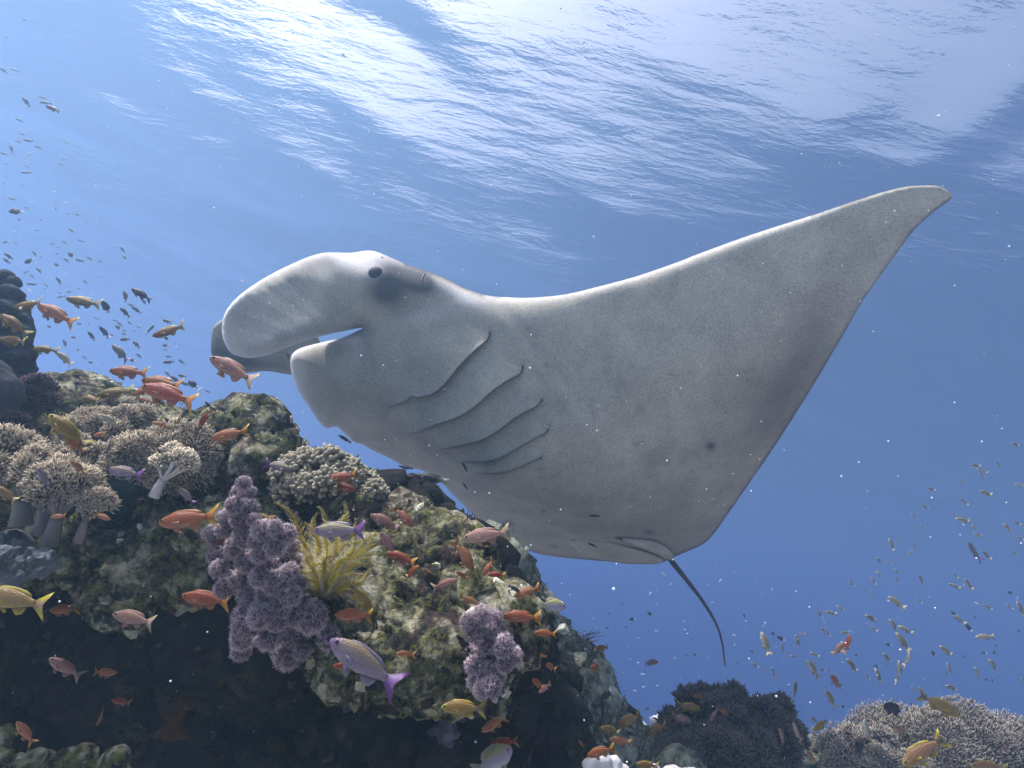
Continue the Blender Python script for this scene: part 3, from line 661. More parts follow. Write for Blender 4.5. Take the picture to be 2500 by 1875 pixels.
def pom_colony(label, balls, d0, seed, base, sc_=1.0):
    rs = np.random.RandomState(seed); root = empty('soft_coral', P(*base)); tag(root, label, 'coral')
    cx = sum(q[0] for q in balls) / len(balls); pts = []
    for (x, y, r_) in balls:
        d = d0 - .05 + .0006 * abs(x - cx) + rs.uniform(-.045, .045); R_ = r_ * d / F * sc_ * rs.uniform(.85, 1.12); o = bpy.data.objects.new('polyp_cluster', POMS[rs.randint(4)]); COL.objects.link(o)
        o.location = P(x, y, d); o.rotation_euler = rs.uniform(0, 6.28, 3); o.scale = (R_ * rs.uniform(.9, 1.1), R_ * rs.uniform(.9, 1.1), R_ * rs.uniform(.9, 1.1)); o.parent = root; o.matrix_parent_inverse = Matrix.Translation(-root.location)
        pts.append((P(x, y, d + R_ * .6), R_))
    sv, sf = [], []; b0 = P(*base)
    order = sorted(pts, key=lambda q: (q[0] - b0).length)
    for i, (p, R_) in enumerate(order):
        par = b0 if i < 2 else min((q[0] for q in order[:i]), key=lambda c: (c - p).length + .5 * (c - b0).length)
        v_, f_ = tube(None, [par, (par + p) * .5 + fwd * R_ * .2, p], [R_ * .42, R_ * .34, R_ * .4], None, 7); nn = len(sv); sv += v_; sf += [tuple(j + nn for j in q) for q in f_]
    adopt(mesh_obj('trunk', sv, sf, m_trunk), root)
    return root
k_ = .31646
b1 = [(500 + x * k_, 1000 + y * k_, r_ * k_ * 1.0) for x, y, r_ in [(300,570,70),(265,640,75),(340,640,55),(230,740,90),(330,760,90),(180,830,70),(270,850,90),(370,850,60),(60,960,80),(130,930,70),
 (300,990,95),(440,930,85),(540,910,80),(630,960,80),(400,1010,80),(220,1070,90),(540,1060,95),(680,1060,75),(90,1120,85),(420,1120,90),(620,1150,90),(320,1170,90),(710,1170,70),(110,1230,90),(510,1210,90),(270,1310,105),(650,1260,90),(420,1290,90),(730,1340,90),
 (560,1340,100),(150,1380,80),(480,1430,100),(660,1430,105),(340,1450,100),(570,1520,100),(740,1480,80),(700,1580,100),(840,1530,85),(290,1590,105),(430,1600,105),(560,1640,100)]]
b1 += [(700 + x * k_, 1350 + y * k_, r_ * k_ * 1.1) for x, y, r_ in [(30,520,105),(190,500,105),(60,640,95),(170,640,90),(320,650,80),(240,730,90),(120,760,85)]]
b1 += [(601, 1527, 36), (590, 1560, 34), (640, 1500, 34), (655, 1560, 36), (620, 1470, 36), (588, 1590, 30), (700, 1600, 34)]
pom_colony('tall purple soft coral rising beside the yellow feather star', b1, 1.14, 21, (690, 1520, 1.40))
b2 = [(700 + x * k_, 1350 + y * k_, r_ * k_ * 1.12) for x, y, r_ in [(1400,530,85),(1500,480,90),(1600,520,90),(1460,610,100),(1570,610,95),(1660,620,70),(1550,700,100),(1680,720,95),(1420,770,95),(1500,790,90),(1740,800,80),(1600,800,110),(1440,870,90),(1680,860,80),(1550,930,110),(1460,990,95),(1580,1030,95),(1640,960,80),(1500,1060,80)]]
pom_colony('squat purple soft coral under the edge of the right-hand ridge', b2, 1.10, 22, (1190, 1600, 1.32), .84)

# feather star
m_arm = tip_mat('feather_star', (.46, .36, .015), (.90, .88, .74), pos=.62, vary=.2); m_armc, t, b, out = mat('feather_arm_core'); b.inputs['Base Color'].default_value = (.42, .33, .01, 1)
fs_base = P(786, 1462, 1.24); star = empty('feather_star', fs_base); tag(star, 'bright yellow feather star with white fringed arms', 'feather star')
rs = np.random.RandomState(31)
ARMS = [(615,1262,.0),(640,1245,.03),(690,1225,.04),(700,1330,-.02),(735,1290,.0),(760,1250,.05),(800,1235,.06),(840,1245,.05),(865,1235,.07),(780,1300,-.03),(820,1290,-.05),(850,1310,-.05),(745,1330,-.07),(790,1345,-.08),(825,1335,-.06),(870,1330,-.05),
 (900,1350,-.03),(920,1290,.03),(930,1320,.0),(905,1395,-.05),(880,1370,-.09),(845,1385,-.10),(740,1385,-.06),(760,1370,-.10),(720,1360,-.03),(890,1270,.06),(860,1275,.0),(680,1270,.02),(770,1275,.02),(915,1340,.03),(720,1295,.05),(810,1265,.05),(745,1420,-.03),(900,1420,-.06),(640,1310,.02)]
ARMS += [(rs.uniform(700, 915), rs.uniform(1290, 1420), rs.uniform(-.11, .04)) for _ in range(16)]
for (x, y, dz) in ARMS:
    a = np.array(fs_base); e = np.array(P(x + rs.normal(0, 5), y + rs.normal(0, 5), 1.22 + dz)); lat = np.array(P(786 + (x - 786) * .35, 1462 - (1462 - y) * .55, 1.22 + dz * 1.3)) 
    n = 34; u = np.linspace(0, 1, n)[:, None]; c = (1 - u) ** 2 * a + 2 * u * (1 - u) * lat + u * u * e
    curl = norm(np.cross(e - a, _f) * rs.choice((-1, 1))); c = c + curl * (np.clip(u - .78, 0, 1) ** 2) * rs.uniform(.2, .9) * .5 + _f * (-.04 * np.clip(u - .7, 0, 1))
    tg = norm(np.gradient(c, axis=0)); sd = norm(np.cross(tg, norm(_f[None] + rs.normal(size=3) * .25)))
    o = mesh_obj('arm', *tube(None, c, (0.0024 * (1 - .7 * u[:, 0])).tolist(), None, 5), m_armc); adopt(o, star)
    V, Fc, T, of = [], [], [], 0
    cc = np.repeat(c[3:], 2, 0) + np.tile(tg[3:] * .002, (1, 1)).repeat(2, 0) * 0; tt = np.repeat(tg[3:], 2, 0); ss = np.repeat(sd[3:], 2, 0); uu = np.repeat(u[3:, 0], 2)
    off = np.tile((0, .5), len(cc) // 2)[:, None] * np.linalg.norm(c[1] - c[0]); cc = cc + tt * off
    for s_ in (-1, 1):
        dr = norm(ss * s_ + tt * .55 - _f[None] * .35 + rs.normal(size=ss.shape) * .10); L = .022 * np.clip(np.sin(np.pi * np.clip(uu * .86 + .1, 0, 1)), .25, 1) * rs.uniform(.8, 1.15, len(uu))
        v_, f_, t_ = instance(*SPIKE, cc, dr, L, .00095, rs, tt * .25); V.append(v_); Fc.append(f_ + of); T.append(t_); of += len(v_)
    pn = np_mesh('pinnules', np.concatenate(V), np.concatenate(Fc), m_arm, None, np.concatenate(T)); pn['kind'] = 'stuff'; pn.parent = o

# smooth lobed boulder coral, sponges, knobbly plates and smaller growths
m_lobe = rock_mat('lobed_coral', [(.3, (.022, .025, .03)), (.5, (.045, .05, .06)), (.7, (.10, .11, .125))], bump=.006)
m_knob = rock_mat('knobbly_coral', [(.3, (.06, .068, .075)), (.5, (.13, .145, .155)), (.7, (.24, .26, .27))], bump=.008)
m_olive = rock_mat('olive_sponge', [(.3, (.014, .012, .003)), (.5, (.04, .036, .008)), (.7, (.09, .08, .02))], bump=.006)
m_orange = rock_mat('orange_sponge', [(.3, (.015, .006, .002)), (.5, (.04, .018, .003)), (.7, (.10, .045, .008))], bump=.006)
m_white = rock_mat('white_coral', [(.3, (.40, .38, .36)), (.5, (.60, .58, .56)), (.7, (.75, .73, .72))], bump=.003)
m_pale = rock_mat('pale_green_coral', [(.3, (.18, .20, .13)), (.5, (.34, .38, .25)), (.7, (.5, .54, .38))], bump=.004)
m_violet = rock_mat('violet_ball', [(.3, (.02, .016, .024)), (.5, (.06, .052, .07)), (.7, (.18, .165, .21))], bump=.006)
def growth(name, label, cat, blobs, m, voxel=.008, amps=((14, .010), (40, .005))):
    o = blob_mesh(name, blobs, voxel, m, amps, ridged=False); tag(o, label, cat); return o
SM = ((9, .012), (26, .007), (70, .003))
growth('boulder_coral', 'dark blue-grey lobed boulder coral rising like a column', 'coral', [(14,676,1.75,22,20),(34,690,1.74,17,18),(-6,690,1.74,28,28),(22,712,1.7,26,20),(46,722,1.73,12,16),(-10,730,1.7,36,24),(14,752,1.68,34,24),(48,748,1.72,12,18),(46,778,1.7,18,18),(-6,790,1.66,44,26),(30,802,1.68,28,22),(62,806,1.69,12,12),(10,836,1.66,44,26),(56,838,1.69,20,20),(70,866,1.7,20,22),(30,872,1.66,40,24),(-10,890,1.66,50,36),(56,900,1.7,34,26),(20,920,1.7,60,36),(10,800,1.80,44,110)], m_lobe, .006, ((16, .008), (50, .004)))
growth('boulder_coral', 'smooth dark rounded coral lobe at the foot of the lobed column', 'coral', [(8,970,1.45,42,60),(-10,1020,1.45,50,50),(-30,930,1.45,50,60)], m_lobe, .009, SM)
growth('sponge', 'dark green heart-shaped sponge between leather coral and ridge', 'sponge', [(268,1205,1.36,30,34),(310,1200,1.38,30,30),(290,1235,1.37,30,32),(262,1180,1.38,18,16),(322,1180,1.39,16,14),(285,1265,1.42,34,30)], m_green, .008, SM)
growth('sponge', 'dark green upright sponge beside the pinnacle rock', 'sponge', [(548,1128,1.55,26,24),(532,1170,1.53,34,32),(530,1215,1.52,32,30),(560,1200,1.55,30,36)], m_green, .008)
growth('sponge', 'long dark green sponge ridge above the purple soft coral', 'sponge', [(630,1180,1.50,26,18),(655,1205,1.50,30,22),(680,1240,1.48,28,24),(660,1240,1.50,28,30),(690,1270,1.48,26,26)], m_green, .008)
rs = np.random.RandomState(41)
growth('knobbly_coral', 'blue-grey knobbly coral plate jutting from the dark wall', 'coral', [(70,1385,1.14,60,26),(100,1365,1.12,36,28),(120,1385,1.12,20,16),(20,1400,1.12,60,30),(-10,1370,1.12,50,40)] + [(rs.uniform(-20, 130), 1340 + rs.uniform(0, 70), 1.06 + rs.uniform(0, .06), rs.uniform(6, 11), rs.uniform(6, 10)) for _ in range(70)], m_knob, .0045, ((60, .004), (140, .002)))
growth('knobbly_coral', 'grey lumpy coral stepping up the dark wall', 'coral', [(rs.uniform(-10, 60), 1300 + rs.uniform(0, 150), 1.2, rs.uniform(7, 14), rs.uniform(7, 13)) for _ in range(46)] + [(20,1370,1.26,50,80)], m_knob, .005, ((60, .004), (140, .002)))
growth('rock', 'yellowish mossy boulder above the knobbly coral plate', 'rock', [(175,1345,1.22,24,22),(155,1375,1.2,28,26),(188,1372,1.22,22,30),(180,1400,1.3,40,40)], m_rock, .006, ((20, .012), (60, .006)))
growth('sponge', 'olive sponge growing inside the dark hollow', 'sponge', [(rs.uniform(90, 200), rs.uniform(1560, 1680), 1.45, rs.uniform(14, 24), rs.uniform(14, 24)) for _ in range(22)], m_olive, .009)
growth('sponge', 'orange-brown sponge crust low on the dark wall', 'sponge', [(rs.uniform(400, 470), rs.uniform(1690, 1800), 1.45, rs.uniform(10, 18), rs.uniform(12, 22)) for _ in range(16)], m_orange, .009)
growth('coral_ball', 'bumpy violet-grey ball coral in the deep shade', 'coral', [(1090,1780,1.45,28,30)] + [(1090 + rs.normal(0, 17), 1780 + rs.normal(0, 18), 1.425, 7, 7) for a in range(40)], m_violet, .0045, ((70, .005), (150, .003)))
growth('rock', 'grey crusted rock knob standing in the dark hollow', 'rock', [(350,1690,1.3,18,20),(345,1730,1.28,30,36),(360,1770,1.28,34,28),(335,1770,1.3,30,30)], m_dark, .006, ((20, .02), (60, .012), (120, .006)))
growth('rubble', 'pale crusty rubble at the foot of the wall', 'rock', [(rs.uniform(-20, 330), rs.uniform(1835, 1890), 1.05 + rs.uniform(0, .1), rs.uniform(18, 40), rs.uniform(14, 30)) for _ in range(26)] + [(10,1795,1.08,26,22)], m_rock, .007, ((20, .012), (60, .006)))
growth('lumpy_coral', 'small white lumpy coral at the foot of the slope', 'coral', [(1440,1868,1.6,22,16),(1472,1855,1.6,22,16),(1500,1862,1.62,18,18),(1520,1880,1.62,20,14),(1455,1885,1.6,30,16),(1490,1890,1.6,30,20)], m_white, .006, ((70, .002),))
growth('lumpy_coral', 'pale green lumpy coral capping the hazy slope', 'coral', [(1395,1606,2.2,14,12),(1408,1618,2.2,12,14),(1385,1622,2.22,16,16),(1402,1635,2.22,14,12),(1372,1612,2.24,12,10)], m_pale, .008, ((60, .004),))
growth('rock', 'low brownish rock between the sea whips and the brown bush', 'rock', [(1665,1850,2.2,50,30),(1630,1862,2.2,30,22),(1700,1866,2.2,34,20)], m_far, .009)
growth('lumpy_coral', 'white-edged plate coral beside the low brownish rock', 'coral', [(1640,1878,1.9,30,7),(1600,1872,1.95,18,8),(1680,1885,1.9,30,10)], m_white, .008)
for k in range(9):
    x, y, d = 1470 + k * 24 + rs.uniform(-10, 10), 1770 + rs.uniform(-25, 45), 3.3 + rs.uniform(0, 1.2)
    o = growth('distant_coral', 'small hazy coral head far down the slope', 'coral', [(x + rs.uniform(-12, 12), y + rs.uniform(-8, 8), d, rs.uniform(8, 18), rs.uniform(8, 16)) for _ in range(7)] + [(x, y + 30, d, 26, 30)], m_pale if k % 3 else m_white, .014); o['group'] = 'hazy coral heads far down the slope'
# dark feathery sea whips
m_whip, t, b, out = mat('sea_whip'); b.inputs['Base Color'].default_value = (.025, .028, .022, 1); b.inputs['Roughness'].default_value = .8
def whip(label, bx, by, d, hx, hy, n_, spread, rad, seed):
    rs = np.random.RandomState(seed); root = empty('sea_whip', P(bx, by, d)); tag(root, label, 'sea whip')
    for k in range(n_):
        a = rs.normal(0, spread); e = P(bx + hx + a * 60, by - hy * rs.uniform(.55, 1.1), d + rs.uniform(-.08, .08)); s = P(bx + rs.normal(0, 5), by, d); mid = (s + e) * .5 + rgt * rs.normal(0, .015)
        pts = [s, (s + mid) * .5 + rgt * rs.normal(0, .004), mid, (mid + e) * .5, e]; br = tube('branch', pts, [rad, rad * .9, rad * .7, rad * .5, rad * .25], m_whip, 4); adopt(br, root)
        sv, sf = [], []
        for j in range(12):
            u = rs.uniform(.25, 1); q = s.lerp(e, u); q = pts[min(4, int(u * 4))].lerp(pts[min(4, int(u * 4) + 1)], u * 4 - int(u * 4)); e2 = q + (e - s) * rs.uniform(.12, .3) + rgt * rs.normal(0, 1) * (e - s).length * .16
            v_, f_ = tube(None, [q, (q + e2) * .5, e2], [rad * .45, rad * .4, rad * .2], None, 3); nn = len(sv); sv += v_; sf += [tuple(i + nn for i in g_) for g_ in f_]
        tw = mesh_obj('twigs', sv, sf, m_whip); tw.parent = br; tw.matrix_parent_inverse = br.matrix_parent_inverse.copy() if False else Matrix()
        tw.matrix_parent_inverse = Matrix.Translation(-root.location).inverted() @ Matrix.Translation(-root.location)
    return root
whip('dark feathery sea whip fan on the shoulder of the slope', 1345, 1610, 2.1, 30, 70, 16, .55, .0028, 1)
whip('small dark feathery sea whip behind the squat purple soft coral', 1262, 1560, 1.5, 10, 40, 8, .35, .0016, 2)
whip('brown wispy sea whip low on the slope', 1450, 1725, 2.4, 8, 55, 14, .4, .0024, 3)
whip('thin dark sea whips between the white lumpy coral and brown bush', 1575, 1868, 2.0, 10, 80, 14, .5, .0020, 4)

# ------------------------------------------------------------------ crust, turf and small growth on the rock
def crust_mat(name, stops):
    m, t, b, out = mat(name); a = nd(t, 'ShaderNodeAttribute', _attribute_name='tip'); c = ramp(t, a.outputs['Fac'], stops); g_ = t.nodes.new('ShaderNodeNewGeometry')
    n_ = nd(t, 'ShaderNodeTexNoise', Scale=160.0, Detail=4.0, Roughness=.7); t.links.new(g_.outputs['Position'], n_.inputs['Vector']); r_ = ramp(t, n_.outputs[0], [(.35, (.35,) * 3), (.62, (1.15,) * 3)])
    mx_ = nd(t, 'ShaderNodeMix', _data_type='RGBA'); mx_.blend_type = 'MULTIPLY'; mx_.inputs[0].default_value = 1; t.links.new(c.outputs[0], mx_.inputs[6]); t.links.new(r_.outputs[0], mx_.inputs[7]); t.links.new(mx_.outputs[2], b.inputs['Base Color'])
    b.inputs['Roughness'].default_value = .9; b.inputs['Specular IOR Level'].default_value = .1; return m
m_crust = crust_mat('reef_crust', [(.0, (.012, .012, .010)), (.3, (.05, .045, .03)), (.42, (.09, .035, .035)), (.5, (.14, .14, .06)), (.66, (.34, .32, .20)), (.82, (.50, .47, .33)), (1, (.62, .59, .45))])
m_crustd = crust_mat('wall_crust', [(.0, (.004, .004, .004)), (.4, (.014, .013, .011)), (.6, (.05, .03, .02)), (.8, (.05, .042, .018)), (1, (.075, .07, .062))])  # chips darkened to match the shade painted into the wall
m_crustf = crust_mat('slope_crust', [(.0, (.02, .024, .018)), (.4, (.10, .11, .08)), (.7, (.30, .32, .23)), (1, (.58, .60, .48))])
bm = bmesh.new(); bmesh.ops.create_icosphere(bm, subdivisions=1, radius=1); IV = np.array([v.co[:] for v in bm.verts]); IF = np.array([[v.index for v in f.verts] for f in bm.faces]); bm.free()
def crust(par, n_, r0, r1, m, seed, turf=0, name='crust'):
    rs = np.random.RandomState(seed); me = par.data; nf = len(me.polygons); c = np.empty(nf * 3); no = np.empty(nf * 3); ar = np.empty(nf)
    me.polygons.foreach_get('center', c); me.polygons.foreach_get('normal', no); me.polygons.foreach_get('area', ar); c = c.reshape(-1, 3); no = no.reshape(-1, 3)
    ok = ((no * norm(c)).sum(1) < .35); w_ = ar * ok; w_ /= w_.sum(); cl = np.clip(fbm(c, 6.0, 3) + .45, .03, 1); w_ = w_ * cl; w_ /= w_.sum()
    i = rs.choice(nf, n_, p=w_); pos = c[i] + rs.normal(size=(n_, 3)) * .004; nn = norm(no[i] + rs.normal(size=(n_, 3)) * .35); r_ = r0 + (r1 - r0) * rs.uniform(0, 1, n_) ** 2.2
    x, y = frames(nn, rs); jit = 1 + .38 * rs.normal(size=(n_, len(IV), 1)); tv = IV[None] * jit
    v = pos[:, None] + (tv[..., :1] * x[:, None] * rs.uniform(.7, 1.5, (n_, 1, 1)) + tv[..., 1:2] * y[:, None] + tv[..., 2:] * nn[:, None] * rs.uniform(.4, 1.2, (n_, 1, 1))) * r_[:, None, None]
    f = (IF[None] + (np.arange(n_) * len(IV))[:, None, None]).reshape(-1, 3); tone = np.clip(.5 + .75 * fbm(pos, 5.0, 3) + rs.normal(size=n_) * .30, 0, 1)
    o = np_mesh(name, v.reshape(-1, 3), f, m, None, np.repeat(tone, len(IV))); o.parent = par; o['kind'] = 'stuff'; o.data.polygons.foreach_set('use_smooth', np.zeros(len(f), bool))
    if turf:
        i = rs.choice(nf, turf, p=w_); j = np.repeat(i, 7); q = norm(no[j] + rs.normal(size=(len(j), 3)) * .5 + UPW[None] * .4); pos = c[j] + rs.normal(size=(len(j), 3)) * .006
        v, f, _ = instance(*FING, pos, q, rs.uniform(.006, .020, len(j)), rs.uniform(.0009, .0022, len(j)), rs, norm(rs.normal(size=(len(j), 3))) * .2); tone = np.clip(.45 + .8 * fbm(c[j] + 7, 4.0, 3) + np.repeat(rs.normal(size=turf), 7) * .2, 0, 1)
        o = np_mesh('turf', v, f, m, None, np.repeat(tone, len(FING[0]))); o.parent = par; o['kind'] = 'stuff'
crust(ridge, 12000, .0035, .013, m_crust, 1, 2600)
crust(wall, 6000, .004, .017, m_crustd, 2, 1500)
crust(slope, 6000, .006, .022, m_crustf, 3, 1600)
# ------------------------------------------------------------------ fish
def fish_mat(name, back, flank, belly_, head=None, tail=None, spec=.3, mottle=.12):
    """pigment by place on the body: x runs snout 0 to tail 1, z runs belly to back"""
    m, t, b, out = mat(name); tc = t.nodes.new('ShaderNodeTexCoord'); sp = t.nodes.new('ShaderNodeSeparateXYZ'); t.links.new(tc.outputs['Object'], sp.inputs[0])
    mr = nd(t, 'ShaderNodeMapRange'); mr.inputs[1].default_value = -.16; mr.inputs[2].default_value = .16; t.links.new(sp.outputs['Z'], mr.inputs[0])
    c = ramp(t, mr.outputs[0], [(.10, belly_), (.42, flank), (.85, back)]).outputs[0]
    for col, lo, hi in ((head, .16, .02), (tail, .66, .84)):
        if col is None: continue
        k = nd(t, 'ShaderNodeMapRange'); k.inputs[1].default_value = lo; k.inputs[2].default_value = hi; t.links.new(sp.outputs['X'], k.inputs[0])
        mx_ = nd(t, 'ShaderNodeMix', _data_type='RGBA'); mx_.inputs[7].default_value = (*col, 1); t.links.new(k.outputs[0], mx_.inputs[0]); t.links.new(c, mx_.inputs[6]); c = mx_.outputs[2]
    v = nd(t, 'ShaderNodeTexVoronoi', Scale=42.0); mp_ = nd(t, 'ShaderNodeMapping'); mp_.inputs['Scale'].default_value = (1, .6, 1.15); t.links.new(tc.outputs['Object'], mp_.inputs[0]); t.links.new(mp_.outputs[0], v.inputs['Vector'])
    rr = ramp(t, v.outputs['Distance'], [(.0, (1, 1, 1)), (.7, (1 - mottle * 2,) * 3)]); mx_ = nd(t, 'ShaderNodeMix', _data_type='RGBA'); mx_.blend_type = 'MULTIPLY'; mx_.inputs[0].default_value = 1
    t.links.new(c, mx_.inputs[6]); t.links.new(rr.outputs[0], mx_.inputs[7])
    oi = t.nodes.new('ShaderNodeObjectInfo'); hs = nd(t, 'ShaderNodeHueSaturation'); vr = nd(t, 'ShaderNodeMapRange'); vr.inputs[3].default_value = .78; vr.inputs[4].default_value = 1.18
    t.links.new(oi.outputs['Random'], vr.inputs[0]); t.links.new(vr.outputs[0], hs.inputs['Value'])
    vh = nd(t, 'ShaderNodeMapRange'); vh.inputs[3].default_value = .478; vh.inputs[4].default_value = .522; wn = t.nodes.new('ShaderNodeTexWhiteNoise'); wn.noise_dimensions = '1D'; t.links.new(oi.outputs['Random'], wn.inputs['W']); t.links.new(wn.outputs['Value'], vh.inputs[0]); t.links.new(vh.outputs[0], hs.inputs['Hue'])
    vs_ = nd(t, 'ShaderNodeMapRange'); vs_.inputs[3].default_value = 1.08; vs_.inputs[4].default_value = .86; t.links.new(oi.outputs['Random'], vs_.inputs[0]); t.links.new(vs_.outputs[0], hs.inputs['Saturation']); t.links.new(mx_.outputs[2], hs.inputs['Color']); t.links.new(hs.outputs[0], b.inputs['Base Color'])
    bp = nd(t, 'ShaderNodeBump', Strength=.25, Distance=.01); t.links.new(v.outputs['Distance'], bp.inputs['Height']); t.links.new(bp.outputs[0], b.inputs['Normal'])
    b.inputs['Roughness'].default_value = .45; b.inputs['Specular IOR Level'].default_value = spec
    return m
def fin_mat(name, base, edge, alpha=1.0):
    m, t, b, out = mat(name); a = nd(t, 'ShaderNodeAttribute', _attribute_name='edge'); c = ramp(t, a.outputs['Fac'], [(.45, base), (.85, edge)])
    tc = t.nodes.new('ShaderNodeTexCoord'); wv = nd(t, 'ShaderNodeTexWave', Scale=22.0, Distortion=1.0); t.links.new(tc.outputs['Object'], wv.inputs['Vector']); r_ = ramp(t, wv.outputs[0], [(0, (.75,) * 3), (1, (1,) * 3)])
    mx_ = nd(t, 'ShaderNodeMix', _data_type='RGBA'); mx_.blend_type = 'MULTIPLY'; mx_.inputs[0].default_value = 1; t.links.new(c.outputs[0], mx_.inputs[6]); t.links.new(r_.outputs[0], mx_.inputs[7]); t.links.new(mx_.outputs[2], b.inputs['Base Color'])
    b.inputs['Roughness'].default_value = .5; b.inputs['Alpha'].default_value = .8
    return m
m_feye, t, b, out = mat('fish_eye'); b.inputs['Base Color'].default_value = (.012, .008, .02, 1); b.inputs['Roughness'].default_value = .15
m_iris, t, b, out = mat('fish_iris'); b.inputs['Base Color'].default_value = (.20, .14, .20, 1); b.inputs['Roughness'].default_value = .3
PROF = dict(anthias=([0,.015,.05,.11,.2,.32,.45,.58,.68,.76,.80],[.004,.030,.060,.092,.124,.142,.136,.110,.078,.050,.046],[.004,.026,.055,.088,.116,.130,.122,.094,.064,.044,.042],.42),
 damsel=([0,.015,.05,.11,.2,.32,.45,.58,.68,.76,.80],[.004,.045,.09,.14,.19,.22,.215,.175,.115,.065,.055],[.004,.04,.08,.125,.175,.205,.2,.16,.10,.058,.05],.36),
 wrasse=([0,.03,.09,.18,.3,.45,.6,.72,.80,.84],[.005,.03,.055,.078,.092,.094,.082,.066,.052,.05],[.005,.028,.05,.074,.09,.092,.08,.062,.05,.048],.55))
def bendy(v, k): return [(x, y + k * (x - .3) ** 2, z) for x, y, z in v]
def fish_body(shape, k, m, name='body'):
    xs, up, dn, wr = PROF[shape]; v, f, S = [], [], 12
    for x, a, c in zip(xs, up, dn):
        wd = (a + c) * .5 * wr * (1.15 if x < .4 else 1 - .35 * (x - .4) / .4)
        for j in range(S):
            an = 2 * math.pi * j / S; v.append((x, wd * math.sin(an), (a if math.cos(an) > 0 else c) * math.cos(an)))
    for i in range(len(xs) - 1):
        for j in range(S): f.append((i * S + j, i * S + (j + 1) % S, (i + 1) * S + (j + 1) % S, (i + 1) * S + j))
    f.append(tuple(range(S))[::-1]); f.append(tuple(range((len(xs) - 1) * S, len(xs) * S)))
    return bendy(v, k), f
def plate(outline, edge, k, th=.006, y0=0.0, lean=0.0):
    """thin fin: outline of (x, z) points, thickness th; edge = 0..1 per point"""
    n = len(outline); cx = sum(p[0] for p in outline) / n; cz = sum(p[1] for p in outline) / n; v, f, e = [], [], []
    for s in (1, -1):
        for (x, z), q in zip(outline, edge): v.append((x, y0 + lean * (z - outline[0][1]) + s * th * (.5 if q < .5 else .12), z)); e.append(q)
        v.append((cx, y0 + lean * (cz - outline[0][1]) + s * th * .4, cz)); e.append(.25)
    for i in range(n):
        j = (i + 1) % n; f += [(i, j, n), (n + 1 + j, n + 1 + i, 2 * n + 1), (j, i, n + 1 + i, n + 1 + j)]
    return bendy(v, k), f, e
FINS = dict(
 anthias=dict(tail_fin=([(.775,.045),(.84,.085),(.92,.15),(1.0,.205),(.985,.165),(.935,.075),(.905,0),(.93,-.07),(.985,-.16),(1.0,-.20),(.92,-.145),(.84,-.08),(.775,-.042)],[0,.9,1,1,1,.3,.2,.3,1,1,1,.9,0]),
   dorsal_fin=([(.20,.115),(.22,.142),(.30,.162),(.42,.168),(.52,.160),(.62,.145),(.70,.108),(.72,.065),(.6,.095),(.45,.125),(.32,.13)],[0,.8,1,1,1,1,1,.5,0,0,0]),
   anal_fin=([(.50,-.10),(.54,-.15),(.60,-.19),(.67,-.165),(.70,-.10),(.70,-.055),(.6,-.08)],[0,.8,1,1,.9,.2,0]),
   pelvic_fin=([(.28,-.115),(.31,-.17),(.38,-.215),(.40,-.17),(.36,-.12)],[0,.7,1,.9,0]), pectoral_fin=([(.24,-.02),(.30,.005),(.38,-.02),(.40,-.06),(.35,-.075),(.28,-.06)],[0,.4,.9,1,.8,.2])),
 damsel=dict(tail_fin=([(.775,.055),(.84,.09),(.93,.15),(1.0,.16),(.95,.06),(.935,0),(.95,-.06),(1.0,-.16),(.93,-.15),(.84,-.085),(.775,-.05)],[0,.9,1,1,.6,.5,.6,1,1,.9,0]),
   dorsal_fin=([(.22,.18),(.26,.235),(.40,.265),(.56,.26),(.70,.22),(.74,.12),(.72,.08),(.55,.17),(.38,.21)],[0,.8,1,1,1,1,.4,0,0]),
   anal_fin=([(.45,-.17),(.52,-.235),(.64,-.24),(.72,-.17),(.72,-.07),(.58,-.13)],[0,.9,1,1,.3,0]),
   pelvic_fin=([(.28,-.17),(.31,-.24),(.38,-.29),(.40,-.22),(.36,-.18)],[0,.7,1,.9,0]), pectoral_fin=([(.26,-.02),(.32,.02),(.41,0),(.42,-.06),(.35,-.08),(.29,-.06)],[0,.4,.9,1,.8,.2])),
 wrasse=dict(tail_fin=([(.82,.05),(.90,.07),(1.0,.085),(.99,0),(1.0,-.085),(.90,-.07),(.82,-.048)],[0,.5,.9,.7,.9,.5,0]),
   dorsal_fin=([(.25,.085),(.30,.115),(.50,.12),(.72,.105),(.78,.05),(.55,.08),(.35,.088)],[0,.8,1,1,.6,0,0]),
   anal_fin=([(.48,-.085),(.55,-.115),(.70,-.10),(.78,-.045),(.62,-.07)],[0,.9,1,.4,0]),
   pelvic_fin=([(.28,-.085),(.31,-.12),(.35,-.14),(.36,-.09)],[0,.7,1,0]), pectoral_fin=([(.24,0),(.30,.01),(.36,-.02),(.35,-.05),(.28,-.04)],[0,.4,.9,1,.2])))
def mk(name, v, f, m, e=None):
    me = bpy.data.meshes.new(name); me.from_pydata(v, [], f); me.update(); me.materials.append(m); me.polygons.foreach_set('use_smooth', [True] * len(me.polygons))
    if e is not None: vcol(me, 'edge', e)
    return me
